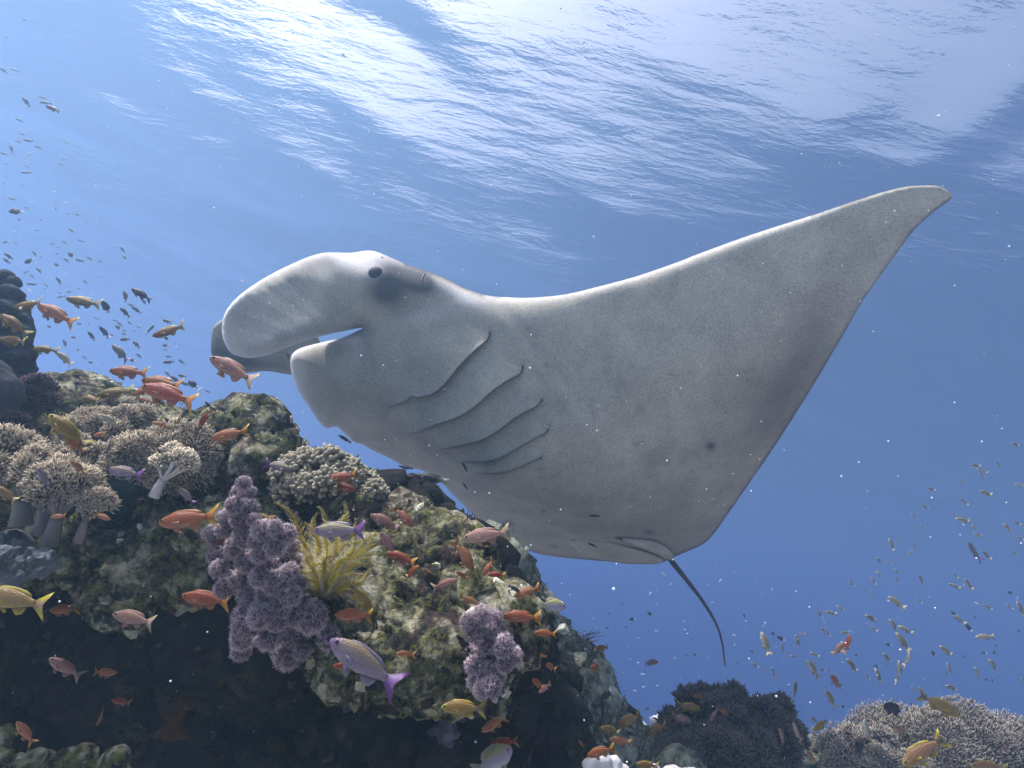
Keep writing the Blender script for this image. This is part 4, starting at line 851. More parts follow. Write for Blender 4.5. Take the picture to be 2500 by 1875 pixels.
def fish_kind(shape, mb, mf, mt, bends=(-.22, 0.0, .25)):
    """mesh data shared by every fish of a kind, one set per bend"""
    sets = []
    for k in bends:
        d = {}; d['body'] = mk('body', *fish_body(shape, k, mb), mb); fn = FINS[shape]
        for p, (ol, e) in fn.items():
            if p in ('pelvic_fin', 'pectoral_fin'):
                w_ = .05 if p == 'pelvic_fin' else .060
                d[p] = [mk(p, *(lambda r_: (r_[0], r_[1]))(plate(ol, e, k, .005, s * w_ * PROF[shape][3] / .42, -s * .25 if p == 'pelvic_fin' else -s * .35)), mf, plate(ol, e, k)[2]) for s in (1, -1)]
            else:
                pl = plate(ol, e, k, .008); d[p] = mk(p, pl[0], pl[1], mt if p == 'tail_fin' else mf, pl[2])
        xs, up, dn, wr = PROF[shape]; ye = (.125 if shape == 'damsel' else .085) * wr * 1.10
        d['eye'] = []
        for s in (1, -1):
            ob = uvs('eye', (.078, s * ye + .0 + k * (.078 - .3) ** 2, .028), .020, m_feye, 8, 6, None, (1.15, .7, 1.15)); d['eye'].append(ob.data); bpy.data.objects.remove(ob)
        # small fish: everything in one mesh
        bm = bmesh.new(); lay = bm.verts.layers.float.new('edge')
        for p in ('body', 'tail_fin', 'dorsal_fin', 'anal_fin'):
            v0 = len(bm.verts); mi = {'body': 0, 'tail_fin': 1}.get(p, 2); f0 = len(bm.faces); bm.from_mesh(d[p]); bm.faces.ensure_lookup_table()
            for q in bm.faces[f0:]: q.material_index = mi
        me = bpy.data.meshes.new('fish'); bm.to_mesh(me); bm.free()
        for m_ in (mb, mt, mf): me.materials.append(m_)
        d['all'] = me; sets.append(d)
    return sets
KIND = {
 'o': ('anthias', 'anthias', .105, fish_kind('anthias', fish_mat('orange_skin', (0.227, 0.046, 0.006), (0.306, 0.079, 0.019), (0.352, 0.172, 0.100), (0.325, 0.124, 0.012), (0.305, 0.104, 0.008)), fin_mat('orange_fin', (0.271, 0.095, 0.029), (0.305, 0.123, 0.018)), fin_mat('orange_tail', (0.325, 0.129, 0.017), (0.417, 0.241, 0.004)))),
 'p': ('anthias', 'anthias', .105, fish_kind('anthias', fish_mat('pink_skin', (0.245, 0.094, 0.069), (0.322, 0.151, 0.121), (0.379, 0.248, 0.213), (0.342, 0.191, 0.101), (0.313, 0.162, 0.091)), fin_mat('pink_fin', (0.293, 0.143, 0.102), (0.323, 0.171, 0.091)), fin_mat('pink_tail', (0.339, 0.239, 0.199), (0.389, 0.299, 0.137)))),
 'y': ('anthias', 'anthias', .110, fish_kind('anthias', fish_mat('olive_skin', (0.196, 0.096, 0.012), (0.245, 0.129, 0.029), (0.293, 0.222, 0.056), (0.367, 0.301, 0.004), (0.245, 0.144, 0.024)), fin_mat('yellow_fin', (0.244, 0.164, 0.024), (0.416, 0.350, 0.004)), fin_mat('yellow_tail', (0.243, 0.173, 0.092), (0.450, 0.389, 0.004)))),
 'v': ('anthias', 'anthias', .130, fish_kind('anthias', fish_mat('violet_skin', (0.214, 0.174, 0.073), (0.203, 0.153, 0.183), (0.240, 0.210, 0.265), (0.173, 0.093, 0.204), (0.202, 0.141, 0.223)), fin_mat('violet_fin', (0.163, 0.133, 0.173), (0.250, 0.200, 0.265)), fin_mat('violet_tail', (0.144, 0.064, 0.205), (0.164, 0.044, 0.224)))),
 's': ('anthias', 'fish', .085, fish_kind('anthias', fish_mat('dusky_skin', (.022, .016, .022), (.034, .022, .030), (.06, .042, .05), None, None), fin_mat('dusky_fin', (.09, .06, .08), (.12, .08, .12)), fin_mat('dusky_tail', (.10, .07, .12), (.14, .10, .18)))),
 'd': ('damsel', 'damselfish', .075, fish_kind('damsel', fish_mat('black_skin', (.008, .008, .010), (.010, .010, .012), (.014, .014, .016)), fin_mat('black_fin', (.008, .008, .010), (.012, .012, .014)), fin_mat('white_tail', (.55, .57, .60), (.70, .72, .75)))),
 'g': ('anthias', 'fish', .085, fish_kind('anthias', fish_mat('silver_skin', (.13, .11, .055), (.24, .23, .15), (.52, .52, .42), (.50, .50, .30), (.28, .26, .14), .5), fin_mat('silver_fin', (.30, .27, .15), (.36, .32, .16)), fin_mat('silver_tail', (.38, .34, .18), (.42, .36, .14)))),
 'w': ('wrasse', 'fish', .030, fish_kind('wrasse', fish_mat('white_skin', (.45, .5, .55), (.75, .78, .8), (.85, .86, .86), None, None, .8), fin_mat('white_fin', (.6, .63, .66), (.7, .72, .75)), fin_mat('white_tail_small', (.6, .63, .66), (.7, .72, .75)))),
 'b': ('wrasse', 'fish', .035, fish_kind('wrasse', fish_mat('neon_skin', (.04, .06, .70), (.06, .07, .80), (.10, .10, .75)), fin_mat('neon_fin', (.05, .06, .6), (.1, .1, .7)), fin_mat('neon_tail', (.05, .06, .6), (.1, .1, .7)))),
 'k': ('wrasse', 'wrasse', .090, fish_kind('wrasse', fish_mat('cleaner_skin', (.010, .011, .014), (.014, .015, .019), (.03, .03, .035)), fin_mat('cleaner_fin', (.012, .012, .016), (.02, .02, .024)), fin_mat('cleaner_tail', (.012, .012, .016), (.02, .02, .03)))),
 'r': ('damsel', 'anthias', .100, fish_kind('damsel', fish_mat('lilac_skin', (0.365, 0.343, 0.144), (0.349, 0.304, 0.415), (0.431, 0.420, 0.420), (0.367, 0.245, 0.300), (0.366, 0.344, 0.190)), fin_mat('lilac_fin', (0.298, 0.287, 0.243), (0.366, 0.344, 0.190)), fin_mat('lilac_tail', (0.356, 0.356, 0.224), (0.414, 0.403, 0.215)))),
 'n': ('wrasse', 'wrasse', .20, fish_kind('wrasse', fish_mat('brown_wrasse_skin', (.02, .019, .018), (.035, .032, .030), (.05, .045, .04), None, (.34, .30, .20)), fin_mat('brown_fin', (.02, .02, .02), (.03, .03, .03)), fin_mat('beige_tail', (.36, .32, .22), (.40, .36, .25)))),
}
CROP = {'A': (0, 600, .31646), 'B': (0, 1000, .31646), 'C': (0, 1350, .31646), 'D': (500, 1000, .31646), 'E': (700, 1350, .31646), 'G': (1200, 1350, .31646), 'H': (1800, 1350, .31646), 'I': (1800, 900, .31646), 'J': (450, 550, .3617), 'K': (900, 800, .3617), 'M': (0, 0, .3617)}
bpy.context.view_layer.update()
SOLID = [o for o in COL.objects if o.type == 'MESH' and o.name not in ('haze', 'water', 'bounce_sea_floor') and not o.name.startswith(('polyp', 'pinnules', 'twigs', 'branch'))]
def world_bvh(objs):
    vs, fs = [], []
    for o in objs:
        n = len(vs); mw = o.matrix_world; vs += [mw @ v.co for v in o.data.vertices]; fs += [tuple(i + n for i in p.vertices) for p in o.data.polygons]
    return BVHTree.FromPolygons(vs, fs)
bv_s = world_bvh([o for o in SOLID if not o.name.startswith(('crust', 'turf'))])
frs = random.Random(77)
def place_fish(kind, x1, y1, x2, y2, label, group=None, yaw=0.0, dmax=None, dmin=.5, full=None, bend=None, size=None, cling=None, tilt=0.0):
    """snout and tail tip in photo pixels; the distance follows from the usual length of the kind"""
    shape, cat, L, sets = KIND[kind]; L = (size or L) * frs.uniform(.92, 1.08); lp = math.hypot(x2 - x1, y2 - y1); cy = math.cos(R(yaw))
    d = L * cy * F / max(lp, 4)
    mx_, my_ = (x1 + x2) / 2, (y1 + y2) / 2
    hd = min([h for h in (hit_depth(bv_s, mx_ + a, my_ + b_) for a, b_ in ((0, 0), (-lp * .35, 0), (lp * .35, 0), (0, 12))) if h] or [9])
    lim = hd - .05 - .12 * L * 2
    if cling is not None: d = hd - cling
    if mx_ > 1780 and my_ > 1700: dmax = min(dmax or 9, 2.15)
    if mx_ < 560 and 1010 < my_ < 1290: dmax = min(dmax or 9, 1.10)
    d = max(dmin, min(d, lim, dmax or 9)) if cling is None else d
    a, e = P(x1, y1, d), P(x2, y2, d); ax = (e - a); Lr = ax.length / cy; ax.normalize()
    view = P(mx_, my_, 1).normalized()
    ax = (ax * cy + view * math.sin(R(yaw))).normalized()                    # head turned towards the viewer for positive yaw
    up_ = Vector((0, 0, 1)); up_ = up_ * 1.0 + rgt * tilt; z = (up_ - ax * up_.dot(ax))
    if z.length < .25: z = upv - ax * upv.dot(ax)
    z.normalize(); y = z.cross(ax)
    M = Matrix((ax, y, z)).transposed().to_4x4(); M.translation = (a + e) * .5 - ax * Lr * .5
    M = M @ Matrix.Scale(Lr, 4)
    st = sets[bend if bend is not None else frs.randrange(3)]
    full = (lp / cy > 60) if full is None else full
    nm = {'damselfish': 'damselfish', 'anthias': 'anthias', 'wrasse': 'wrasse'}.get(cat, 'reef_fish')
    if not full:
        o = bpy.data.objects.new(nm, st['all']); COL.objects.link(o); o.matrix_world = M; tag(o, label, cat, group); return o
    root = empty(nm); root.matrix_world = M; tag(root, label, cat, group)
    for p, q in st.items():
        if p == 'all': continue
        for me in (q if isinstance(q, list) else [q]):
            c = bpy.data.objects.new(p, me); COL.objects.link(c); c.parent = root
    return root
def many(crop, kind, rows, label, group, **kw):
    ox, oy, k = CROP[crop]
    for q in rows:
        place_fish(kind, ox + q[0] * k, oy + q[1] * k, ox + q[2] * k, oy + q[3] * k, label, group, yaw=frs.uniform(-25, 25), **kw)
def one(crop, kind, q, label, yaw=0, **kw):
    ox, oy, k = CROP[crop]; place_fish(kind, ox + q[0] * k, oy + q[1] * k, ox + q[2] * k, oy + q[3] * k, label, yaw=yaw, **kw)

# --- the fish that can be told apart
one('A','o',(285,455,588,605),'red-orange anthias crossing behind a yellow one at the lobed coral column')
one('A','y',(100,482,345,440),'yellow-orange anthias overlapping the lobed coral column')
one('A','y',(525,410,782,462),'deep-bodied yellow-brown anthias with bright yellow tail edges in open water',10)
one('A','y',(0,528,212,690),'yellow-headed anthias diving past the lobed coral column')
one('A','y',(-12,722,222,748),'yellow-tailed anthias at the base of the lobed coral column')
one('A','y',(248,795,442,805),'olive anthias swimming out from the lobed coral column',0)
one('A','y',(438,822,565,925),'small olive anthias angled nose up above the mauve tufted coral',0)
one('A','y',(1178,698,1445,620),'pale olive anthias with thin yellow tail in blue water',0)
one('A','o',(842,965,1148,985),'orange anthias leading the tight orange group')
one('A','o',(1080,1035,1440,1100),'orange anthias half hidden in the tight orange group',-10)
one('A','o',(1090,1082,1515,1215),'largest orange anthias with trailing yellow tail in the tight orange group')
one('A','o',(1000,1155,1180,1100),'orange anthias tucked behind the tight orange group',-20)
one('A','o',(1163,1212,1052,1178),'small brown-orange anthias turned the other way under the tight orange group',-20)
one('A','y',(745,1158,1010,1110),'blurred yellow anthias with raised dorsal fin beside the orange group',0)
one('A','y',(625,1168,785,1205),'dim yellow anthias behind the blurred yellow one',-20)
one('A','p',(1620,862,1988,1065),'pale salmon anthias in front of the manta head fin',0)
one('A','y',(372,1300,665,1560),'bright yellow-headed anthias gliding over the leather corals',0)
one('A','g',(780,1308,922,1375),'pale greenish anthias above the leather coral crest',0, full=True)
one('A','o',(1168,1362,1292,1388),'small red-orange anthias above the wide leather coral',0)
one('A','o',(1540,1395,1618,1272),'orange anthias hanging head down over the reef crest',25)
one('A','o',(1622,1495,1912,1415),'orange anthias passing in front of the pinnacle rock')
one('A','y',(1372,1372,1402,1265),'olive anthias seen head on below the orange group',40)
one('A','v',(865,762,992,895),'dusky violet anthias with pale flank spot in blue water',0)
one('A','s',(1012,330,1165,418),'dark purple-tailed fish above the dusky school',0, full=True)
one('B','o',(1222,878,1690,815),'large rust-orange anthias between the ridge and the purple soft coral')
one('B','o',(1575,975,1895,1165),'rust-orange anthias diving across the purple soft coral')
one('B','o',(1400,1438,1785,1490),'rust-orange anthias below the ridge beside the purple soft coral')
one('B','p',(870,1578,1212,1650),'humped salmon anthias with orange tail in front of the dark wall',0)
one('B','y',(-150,1415,378,1520),'large shaded yellow-tailed anthias in front of the dark hollow',0)
one('B','o',(375,1548,610,1540),'dim red anthias in the shade of the dark wall',0)
one('B','o',(390,828,520,822),'small orange anthias under the tall leather coral',0)
one('B','o',(850,850,722,800),'small orange anthias by the foot of the dark green sponge',0)
one('B','o',(548,400,655,490),'small orange anthias beside the upright coral stalk',20)
one('B','y',(-40,600,118,700),'deep yellow-orange anthias turning at the rounded leather coral',20)
one('B','v',(300,460,372,605),'violet anthias with yellow cheek nosing up between leather corals',30)
one('B','v',(830,462,1108,508),'lilac-grey anthias resting under the wide leather coral',0)
one('B','v',(1385,608,1500,728),'violet anthias slanting down behind the ridge top',10)
one('B','v',(812,330,880,190),'grey-violet anthias facing the viewer among the leather corals',40)
one('B','o',(478,195,640,330),'orange anthias half hidden behind the yellow-headed one',-10)
one('B','o',(712,200,812,180),'small orange-headed anthias peeping past a coral lobe',-30)
one('C','p',(392,822,622,960),'small pale pink and yellow anthias in the dark hollow',20)
one('C','o',(898,925,708,920),'small dim orange anthias at the back of the dark hollow',0)
one('C','o',(748,1335,822,1165),'dim orange anthias pointing down in the dark hollow',0)
one('C','o',(860,1135,1015,1160),'dim orange anthias above the downward pointing one',0)
one('C','o',(128,1300,262,1480),'dim red-orange anthias near the rubble at the wall foot',0)
one('D','v',(838,935,1250,930),'violet anthias with yellow back and purple tail before the feather star',0, dmax=1.0)
one('D','v',(682,475,448,408),'violet anthias with pale yellow tail beside the finger coral',0)
one('D','o',(930,545,1190,500),'orange anthias in front of the beige finger coral')
one('D','o',(1162,625,968,572),'brown-orange anthias turned away below the finger coral',-15)
one('D','o',(1035,372,1185,375),'small deep orange anthias above the beige finger coral',25)
one('D','p',(1275,812,1512,915),'salmon anthias at the seaward edge of the ridge',0)
one('D','o',(1608,908,1452,745),'orange anthias diving nose down off the ridge',0)
one('D','p',(1350,945,1475,1130),'pale salmon anthias slanting down beside the feather star',10)
one('D','o',(1398,1108,1635,1185),'orange anthias with yellow tail tips under the pale salmon one',0)
one('D','o',(1658,1200,1535,1300),'small orange anthias facing open water under the ridge edge',15)
one('K','p',(635,1425,958,1380),'pink anthias with yellow tail below the manta belly',0)
one('D','o',(2072,1245,1920,1000),'brownish orange anthias diving along the far edge of the ridge',0)
one('D','p',(1950,1315,1752,1378),'stout pink anthias facing open water on the ridge',-10)
one('D','o',(1938,1250,2035,1310),'small red anthias above the stout pink one',20)
one('D','o',(2105,1495,1955,1435),'small red anthias low on the ridge under the stout pink one',0)
one('D','y',(1292,1565,1105,1335),'yellow-green anthias nosing down at the foot of the feather star',0)
one('D','o',(1003,1582,1305,1590),'red-orange anthias at the foot of the feather star',0)
one('D','o',(548,820,435,872),'small orange anthias between soft coral and green sponge ridge',0)
one('E','v',(335,670,880,1050),'large lilac anthias with tall dorsal fin before the lower ridge',0)
one('E','o',(362,868,540,890),'red-orange anthias half hidden by the large lilac one',15)
one('E','o',(848,778,995,785),'small stout red anthias in front of the crusty ridge',25)
one('E','y',(1190,1190,1545,1200),'bright yellow and olive anthias against the dark wall',0)
one('E','o',(1503,1378,1705,1255),'orange anthias pointing down the deep wall',0)
one('E','o',(1568,1478,1795,1445),'orange anthias beside the long white and violet fish',0)
one('E','r',(1750,1505,1440,1690),'long white and violet fish climbing at the foot of the wall',10, size=.13)
one('E','o',(1662,488,1968,500),'golden orange anthias above the squat purple soft coral',0)
one('E','o',(1748,338,1960,265),'orange anthias with white belly in open water off the ridge',0)
one('E','r',(2155,415,1938,392),'lilac fish with yellow edges and a pinkish cheek in open water',-5, size=.10)
one('E','o',(1517,178,1592,45),'small orange anthias pointing down off the ridge tip',10)
one('E','o',(1548,165,1692,172),'small orange anthias swimming across the one pointing down',0)
one('E','s',(1722,158,1745,150),'small round brownish fish trailing the crossing orange pair',40, size=.08)
one('E','s',(1800,300,1705,248),'dark fish half hidden behind the white-bellied anthias',0)
one('E','o',(1908,615,2085,625),'rust-red anthias in front of the feathery sea whips',0)
one('E','o',(1952,790,2010,800),'tiny orange anthias against the hazy slope',40)
one('E','o',(1995,855,2075,900),'small orange anthias seen almost head on at the hazy slope',50)
one('E','o',(1888,970,1985,1045),'small orange anthias nose up on the hazy slope',30)
one('E','p',(1950,1075,2040,1010),'small pale anthias beneath the nose-up orange one',30)
one('G','y',(790,742,918,728),'round yellow-faced anthias in blue water above the slope',35)
one('G','o',(762,885,862,885),'orange anthias with yellow fins seen head on in blue water',60)
one('G','p',(1292,840,1168,850),'round salmon anthias in blue water right under the manta tail',-30)
one('G','o',(1552,1105,1662,1110),'salmon-orange anthias over the brown bushy coral top',35)
one('G','y',(1612,1205,1418,1170),'yellow anthias with forked yellow tail beside the brown bush',0)
one('G','p',(1552,1312,1372,1245),'salmon anthias swimming towards the brown bush',0)
one('G','o',(1842,1265,1748,1195),'salmon-orange anthias in front of the brown bush',-30)
one('G','p',(1692,1290,1742,1195),'pale salmon anthias pointing down at the brown bush',30)
one('G','y',(835,1345,1000,1400),'large yellow-faced anthias near the foot of the slope',30)
one('G','y',(960,1335,1168,1245),'slim yellow anthias rising tail first behind the yellow-faced one',0)
one('G','y',(1180,1392,1362,1330),'yellow and brown anthias over the hazy coral heads',0)
one('G','o',(905,1438,1088,1475),'orange anthias under the large yellow-faced one',0)
one('G','o',(735,1565,955,1500),'orange anthias above the white lumpy coral',0)
one('G','y',(1118,1625,1300,1655),'dim yellow anthias beside the sea whips at the slope foot',0)
one('G','o',(665,1440,712,1495),'tiny orange anthias over the deep wall',30)
one('G','d',(862,1122,928,1050),'black damselfish pointing down by the wispy sea whip',0, full=True)
one('H','d',(1122,1178,1285,1228),'large black triggerfish-like damselfish with white tail above the grey mound',0, full=True, size=.12)
one('H','o',(710,935,815,1055),'salmon-red anthias facing the viewer in the silvery school',35)
one('H','o',(875,628,828,782),'orange anthias heading up in the silvery school',0)
one('H','o',(825,690,738,785),'rust anthias crossing the orange one in the silvery school',0)
one('H','y',(1690,1240,1440,1110),'large grey and yellow anthias swooping over the grey mound',20, size=.13)
one('H','y',(1410,1190,1455,1275),'small yellow anthias under the swooping grey and yellow one',20)
one('H','y',(1185,1362,1315,1372),'yellow-faced anthias with spread fins seen head on over the mound',45)
one('H','y',(582,1372,715,1288),'yellow-bellied anthias turning over the brown bush',30)
one('H','y',(1275,1640,1592,1415),'large brown and yellow anthias diving onto the grey mound',0, size=.15)
one('H','y',(1800,1640,2080,1668),'yellow-orange anthias low on the grey mound',0, size=.13)
one('H','p',(320,1345,375,1495),'pale salmon anthias seen from above beside the brown bush',10)
one('H','p',(425,1298,485,1460),'brownish salmon anthias seen from above beside the pale one',10)
one('H','o',(525,1520,600,1610),'orange-red anthias facing the viewer over the hazy floor',40)
one('H','g',(972,1270,1030,1485),'large pale silver fish pointing up beside the black damselfish',10, full=True)
one('H','g',(1252,820,1245,1030),'long pale silvery fish drifting upright in the school',20, full=True)
one('H','g',(1332,755,1295,885),'pale silvery fish curling beside the long upright one',20, full=True)
one('H','o',(2072,1480,2086,1565),'faint orange fish over the grey mound',20)
one('I','v',(1780,1335,1872,1492),'dark violet fish pointing up at the edge of the silvery school',0)
one('K','n',(290,992,545,1038),'dark brown wrasse with a pale tail under the manta belly',0, dmax=2.9, size=.21)
one('K','k',(200,932,302,953),'black cleaner wrasse below the edge of the manta belly',0, dmax=2.95, full=True)
one('J','k',(1038,1415,1124,1466),'black cleaner wrasse by the notched edge of the manta belly',0, dmax=2.95, full=True)
one('K','k',(630,908,668,970),'black cleaner wrasse at the last gill slits of the manta',0, cling=.05, full=True)
one('K','k',(632,1046,670,1092),'curled black cleaner wrasse behind the pale-tailed wrasse',0, cling=.05, full=True, bend=2)
one('K','k',(1484,1269,1560,1272),'black cleaner wrasse on the rear belly of the manta, level',0, cling=.05, full=True)
one('K','k',(1478,1454,1542,1480),'black cleaner wrasse near the hind fins of the manta',0, cling=.05, full=True)
one('J','y',(690,862,714,906),'tiny yellow striped fish at the mouth of the manta',0, dmax=2.6, full=False)

# --- schools of look-alikes
SL = ('small dusky fish of the loose school in blue water off the reef crest', 'dusky school off the reef crest')
many('M','s',[(145,125,195,140),(0,460,45,490),(80,465,130,480),(152,658,200,715),(262,650,312,665),(270,690,345,695),(305,712,410,755),(320,750,350,762),(40,795,68,798),(105,798,155,820),(105,885,135,890),(130,900,177,910),(103,945,147,965),(60,962,90,975),(68,980,85,1032),(162,945,232,955),(235,985,287,1005),(0,1030,57,1045),(27,1105,55,1115),(165,1110,202,1132),(150,1165,205,1165),(30,1195,65,1200),(30,1228,12,1262),(140,1245,165,1255),(437,955,477,970),(420,1070,460,1080),(400,1100,437,1120),(55,1338,108,1348),(163,1397,198,1410),(118,1470,148,1500),(263,1475,300,1493),(365,1375,398,1390),(365,1395,385,1425),(443,1438,472,1445),(503,1445,552,1455),(460,1540,505,1570),(235,1555,268,1553),(95,1632,122,1652),(340,1638,370,1655),(418,1625,458,1645),(530,1620,570,1632)], *SL)
many('A','s',[(35,60,100,105),(20,95,80,135),(280,170,325,215),(490,95,535,130),(580,105,650,120),(668,85,712,112),(755,108,795,135),(790,175,825,185),(765,235,800,238),(435,245,475,300),(640,265,685,298),(340,290,372,320),(335,325,360,342),(180,215,230,190),(230,220,265,250),(440,355,480,370),(510,360,560,355),(440,400,500,385),(590,325,625,340),(250,45,285,80),(315,75,300,110),(430,10,460,12),(420,60,465,65),(925,10,965,50),(940,70,980,110),(955,340,980,440),(1090,410,1130,455),(990,450,1040,470),(1020,475,1085,515),(725,555,770,565),(675,590,700,610),(485,720,515,785),(865,572,910,580),(905,590,945,620),(980,580,1025,610),(930,480,1000,548),(770,625,845,712),(680,665,735,730),(1195,610,1115,685),(1250,570,1340,598),(940,645,980,665),(935,670,985,690),(1015,655,1050,665),(1050,620,1090,635),(1020,730,1080,790),(840,685,890,695),(635,850,670,875),(785,905,805,920),(1260,795,1300,815),(1275,855,1335,855),(1255,900,1355,895),(1375,875,1425,915),(1050,835,1095,865),(1270,970,1320,1010),(1310,1000,1385,1055),(1370,995,1450,1015),(1390,1050,1470,1080),(1580,1115,1625,1132),(1580,1200,1640,1255),(1630,1240,1675,1285),(1685,1230,1745,1290),(1930,1295,1980,1330),(2095,1310,2145,1340),(2000,1415,2070,1425),(2155,1465,2195,1480),(2180,1235,2212,1250),(985,1205,1020,1220),(1665,985,1740,1005),(920,725,1020,720),(215,295,280,298)], *SL)
many('D','s',[(520,42,565,78),(575,205,615,215),(680,185,715,205),(925,295,970,310),(1240,495,1305,525),(1895,980,1940,1000)], *SL)
many('A','d',[(180,130,270,105),(415,140,470,155),(525,45,565,95),(790,430,840,515),(595,600,635,605),(360,615,400,635),(255,652,290,655),(545,705,590,710),(890,615,930,650),(590,795,620,810),(685,895,720,910),(1250,770,1305,765),(995,875,1050,895),(1450,1040,1525,1100),(1270,1330,1305,1365),(1445,1345,1495,1345),(1400,1385,1430,1395)], 'black damselfish with white tail in the dusky school off the reef crest', 'black damselfish off the reef crest')
many('M','d',[(58,1425,150,1430),(22,1640,60,1625)], 'black damselfish with white tail in the dusky school off the reef crest', 'black damselfish off the reef crest')
many('A','w',[(205,330,250,362),(485,225,530,220),(1510,1130,1555,1090)], 'thin white glinting fish in the dusky school off the reef crest', 'white glinting fish off the reef crest', size=.05)
many('M','w',[(355,1290,388,1300),(425,1372,460,1360),(85,1560,108,1565),(175,1050,235,1030)], 'thin white glinting fish in the dusky school off the reef crest', 'white glinting fish off the reef crest', size=.05)
GL = ('small silvery olive fish of the school drifting over the deeper slope', 'silvery school over the deeper slope')
many('H','g',[(190,625,245,775),(1075,35,1115,85),(1150,55,1190,85),(1205,130,1260,160),(1070,140,1120,190),(1030,190,1070,245),(1225,185,1248,235),(865,205,900,260),(1395,165,1450,255),(1485,170,1505,200),(1660,155,1700,190),(1640,240,1715,270),(1750,200,1815,280),(980,280,1000,325),(1030,300,1045,350),(830,330,865,358),(1175,345,1285,420),(1385,350,1425,390),(830,370,842,410),(770,410,828,445),(615,445,658,495),(682,455,765,470),(980,480,1090,530),(1170,510,1250,610),(1255,570,1345,615),(1505,455,1530,515),(1905,400,1965,435),(1675,490,1750,540),(1235,630,1320,745),(1030,570,1075,600),(640,575,690,620),(680,590,715,650),(450,630,480,720),(470,620,520,625),(530,620,550,665),(340,690,355,780),(795,620,870,610),(565,770,630,800),(405,795,470,800),(590,830,615,875),(535,830,640,970),(840,815,930,920),(1125,775,1190,850),(1555,715,1665,795),(1845,650,1970,645),(1940,820,2020,920),(1830,875,1885,990),(1620,850,1655,945),(1065,895,1115,1010),(985,925,1020,975),(455,990,440,1155),(690,1070,750,1180),(110,845,165,885),(212,885,225,940),(265,875,295,970),(5,945,12,1000),(1570,1000,1605,1030),(1610,1020,1710,1070),(1735,1185,1760,1275),(1015,1255,1095,1310),(1140,1435,1205,1520),(1340,1420,1400,1460),(560,1270,630,1310),(985,1570,1060,1620),(2160,380,2212,480),(2075,395,2120,430),(2195,960,2225,1040),(1345,1015,1370,1080),(1205,1125,1222,1160)], *GL)
many('I','g',[(2105,575,2190,600),(1797,740,1880,760),(1850,765,1905,850),(1880,770,1925,800),(1990,715,2040,768),(1695,885,1755,865),(1465,915,1535,945),(1860,945,1970,980),(1720,1000,1780,1055),(1425,1045,1480,1095),(1340,1120,1385,1165),(1410,1205,1455,1245),(1650,1110,1695,1135),(1690,1160,1800,1180),(1745,1132,1785,1155),(1815,1205,1845,1245),(1818,1275,1900,1300),(2045,1195,2135,1265),(2125,1175,2190,1210),(2145,1290,2212,1330),(1885,1405,1960,1475),(1170,1315,1205,1400),(1225,1315,1250,1370),(1345,1345,1395,1380),(1310,1435,1358,1405),(2120,1410,2170,1440),(2150,890,2212,910),(1950,1310,1960,1340)], *GL)
DL = ('black damselfish with white tail in the silvery school over the deeper slope', 'black damselfish over the deeper slope')
many('H','d',[(2085,300,2135,318),(1650,455,1690,480),(1765,555,1805,600),(2160,595,2195,615),(1495,755,1535,800),(260,615,300,635),(310,645,360,675),(905,780,935,800),(1145,705,1190,712),(640,900,675,910),(700,905,725,915),(805,1175,830,1200),(1990,705,2015,735),(1965,770,2010,765),(1885,770,1920,775),(1905,975,1940,980),(45,470,70,505),(100,750,130,765),(1140,865,1160,880),(1055,870,1095,880),(1740,785,1752,820),(1605,930,1630,930),(1460,1380,1490,1365),(1045,1385,1080,1395),(785,1545,820,1555),(1800,1140,1830,1140),(1970,970,1965,1010),(2105,880,2115,860),(1825,485,1845,510),(1300,1205,1320,1215),(1340,1160,1350,1175),(1475,1250,1485,1260)], *DL)
many('G','d',[(900,465,920,470),(1200,460,1245,480),(1060,510,1110,515),(880,575,910,580),(1030,570,1055,570),(745,805,765,815),(1000,385,1020,400),(1585,435,1592,450),(1775,488,1790,500),(1940,480,1965,495),(1540,665,1560,675),(1485,785,1495,795),(1505,790,1530,800),(1555,790,1585,775),(1080,870,1097,872),(955,915,970,925),(2005,755,2025,765),(1890,845,1900,860),(530,530,545,545),(1885,1060,1910,1055),(1455,880,1457,890),(460,500,468,510),(1185,1200,1225,1205),(1010,1150,1015,1200),(1610,1050,1622,990)], *DL)
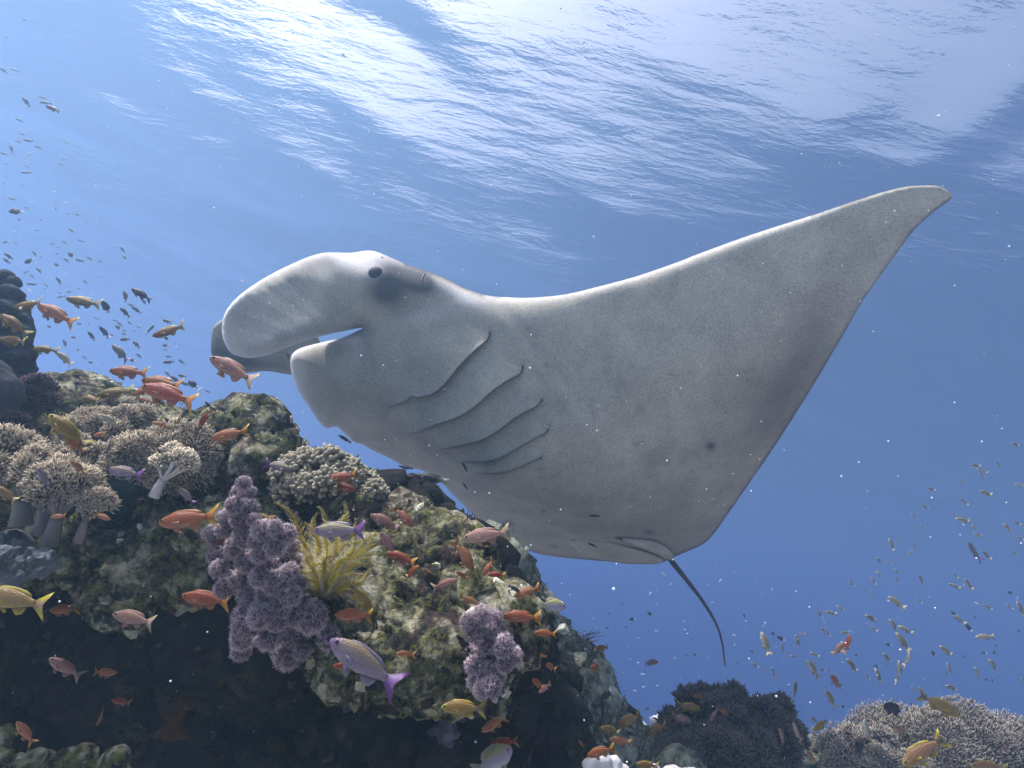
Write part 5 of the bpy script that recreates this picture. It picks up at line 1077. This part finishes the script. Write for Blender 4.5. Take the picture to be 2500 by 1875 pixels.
many('G','w',[(945,210,955,198),(1205,195,1210,210),(1310,150,1355,185),(1375,250,1395,230),(1275,280,1272,305),(1245,285,1250,295),(1070,300,1073,310),(1215,330,1230,298),(1740,90,1735,125),(1880,135,1875,165),(2122,110,2115,155),(2030,175,2028,195),(2045,180,2050,215),(2170,270,2155,292),(2090,315,2082,345),(1755,165,1755,185),(1755,225,1770,200),(1665,225,1667,240),(1640,200,1640,212),(1925,240,1925,255),(1635,310,1633,328),(1455,365,1455,395),(1440,395,1440,405),(1690,385,1725,382),(1815,405,1817,420),(1105,440,1105,452),(1160,490,1158,505),(1495,475,1495,485),(1270,380,1275,405),(1970,515,1960,530),(2120,530,2110,550),(2095,550,2090,575),(1510,535,1512,545),(1530,605,1555,575),(1445,600,1440,610),(1545,630,1548,640),(1970,595,1965,605),(1255,600,1290,605),(1120,660,1140,650),(1255,655,1257,670),(1055,735,1065,715),(1155,700,1165,705),(1855,630,1895,640),(1870,715,1880,695),(1835,825,1837,835),(1800,685,1805,695),(805,570,830,585),(930,545,940,555),(1150,935,1185,938),(1000,925,1020,930),(1160,1040,1190,1030),(1270,1022,1295,1025),(1090,1060,1120,1065),(830,815,855,818),(1400,815,1435,808)], 'tiny white glinting fish in blue water around the manta tail', 'tiny white fish around the manta tail')
many('H','w',[(70,520,60,530),(215,530,205,560),(348,825,355,850),(1230,495,1255,500),(1825,378,1865,400),(2165,335,2160,360)], 'tiny white glinting fish in blue water around the manta tail', 'tiny white fish around the manta tail')
many('H','b',[(212,1205,235,1242),(602,1195,622,1192),(473,1222,492,1228)], 'tiny neon blue fish over the brown bush', 'neon blue fish over the brown bush')
many('G','b',[(1300,1105,1322,1107),(1705,1083,1728,1088),(1500,1090,1525,1092)], 'tiny neon blue fish over the brown bush', 'neon blue fish over the brown bush')

# ------------------------------------------------------------------ drifting specks in the water
m_snow, t, b, out = mat('marine_snow'); b.inputs['Base Color'].default_value = (.85, .87, .88, 1); b.inputs['Roughness'].default_value = .8
rs = np.random.RandomState(90); bm = bmesh.new(); bmesh.ops.create_icosphere(bm, subdivisions=1, radius=1); tv = np.array([v.co[:] for v in bm.verts]); tf = np.array([[v.index for v in f.verts] for f in bm.faces]); bm.free()
n = 620; px, py = rs.uniform(0, 2500, n), rs.uniform(0, 1875, n); d = rs.uniform(.5, 2.2, n); pos = PA(px, py, d); rad = d / F * np.clip(rs.exponential(.75, n) + .55, .5, 4.5)
V = (pos[:, None] + tv[None] * rad[:, None, None]).reshape(-1, 3); Fc = (tf[None] + (np.arange(n) * len(tv))[:, None, None]).reshape(-1, 3)
sn = np_mesh('marine_snow', V, Fc, m_snow); tag(sn, 'white specks of plankton drifting through the water', 'plankton', kind='stuff')
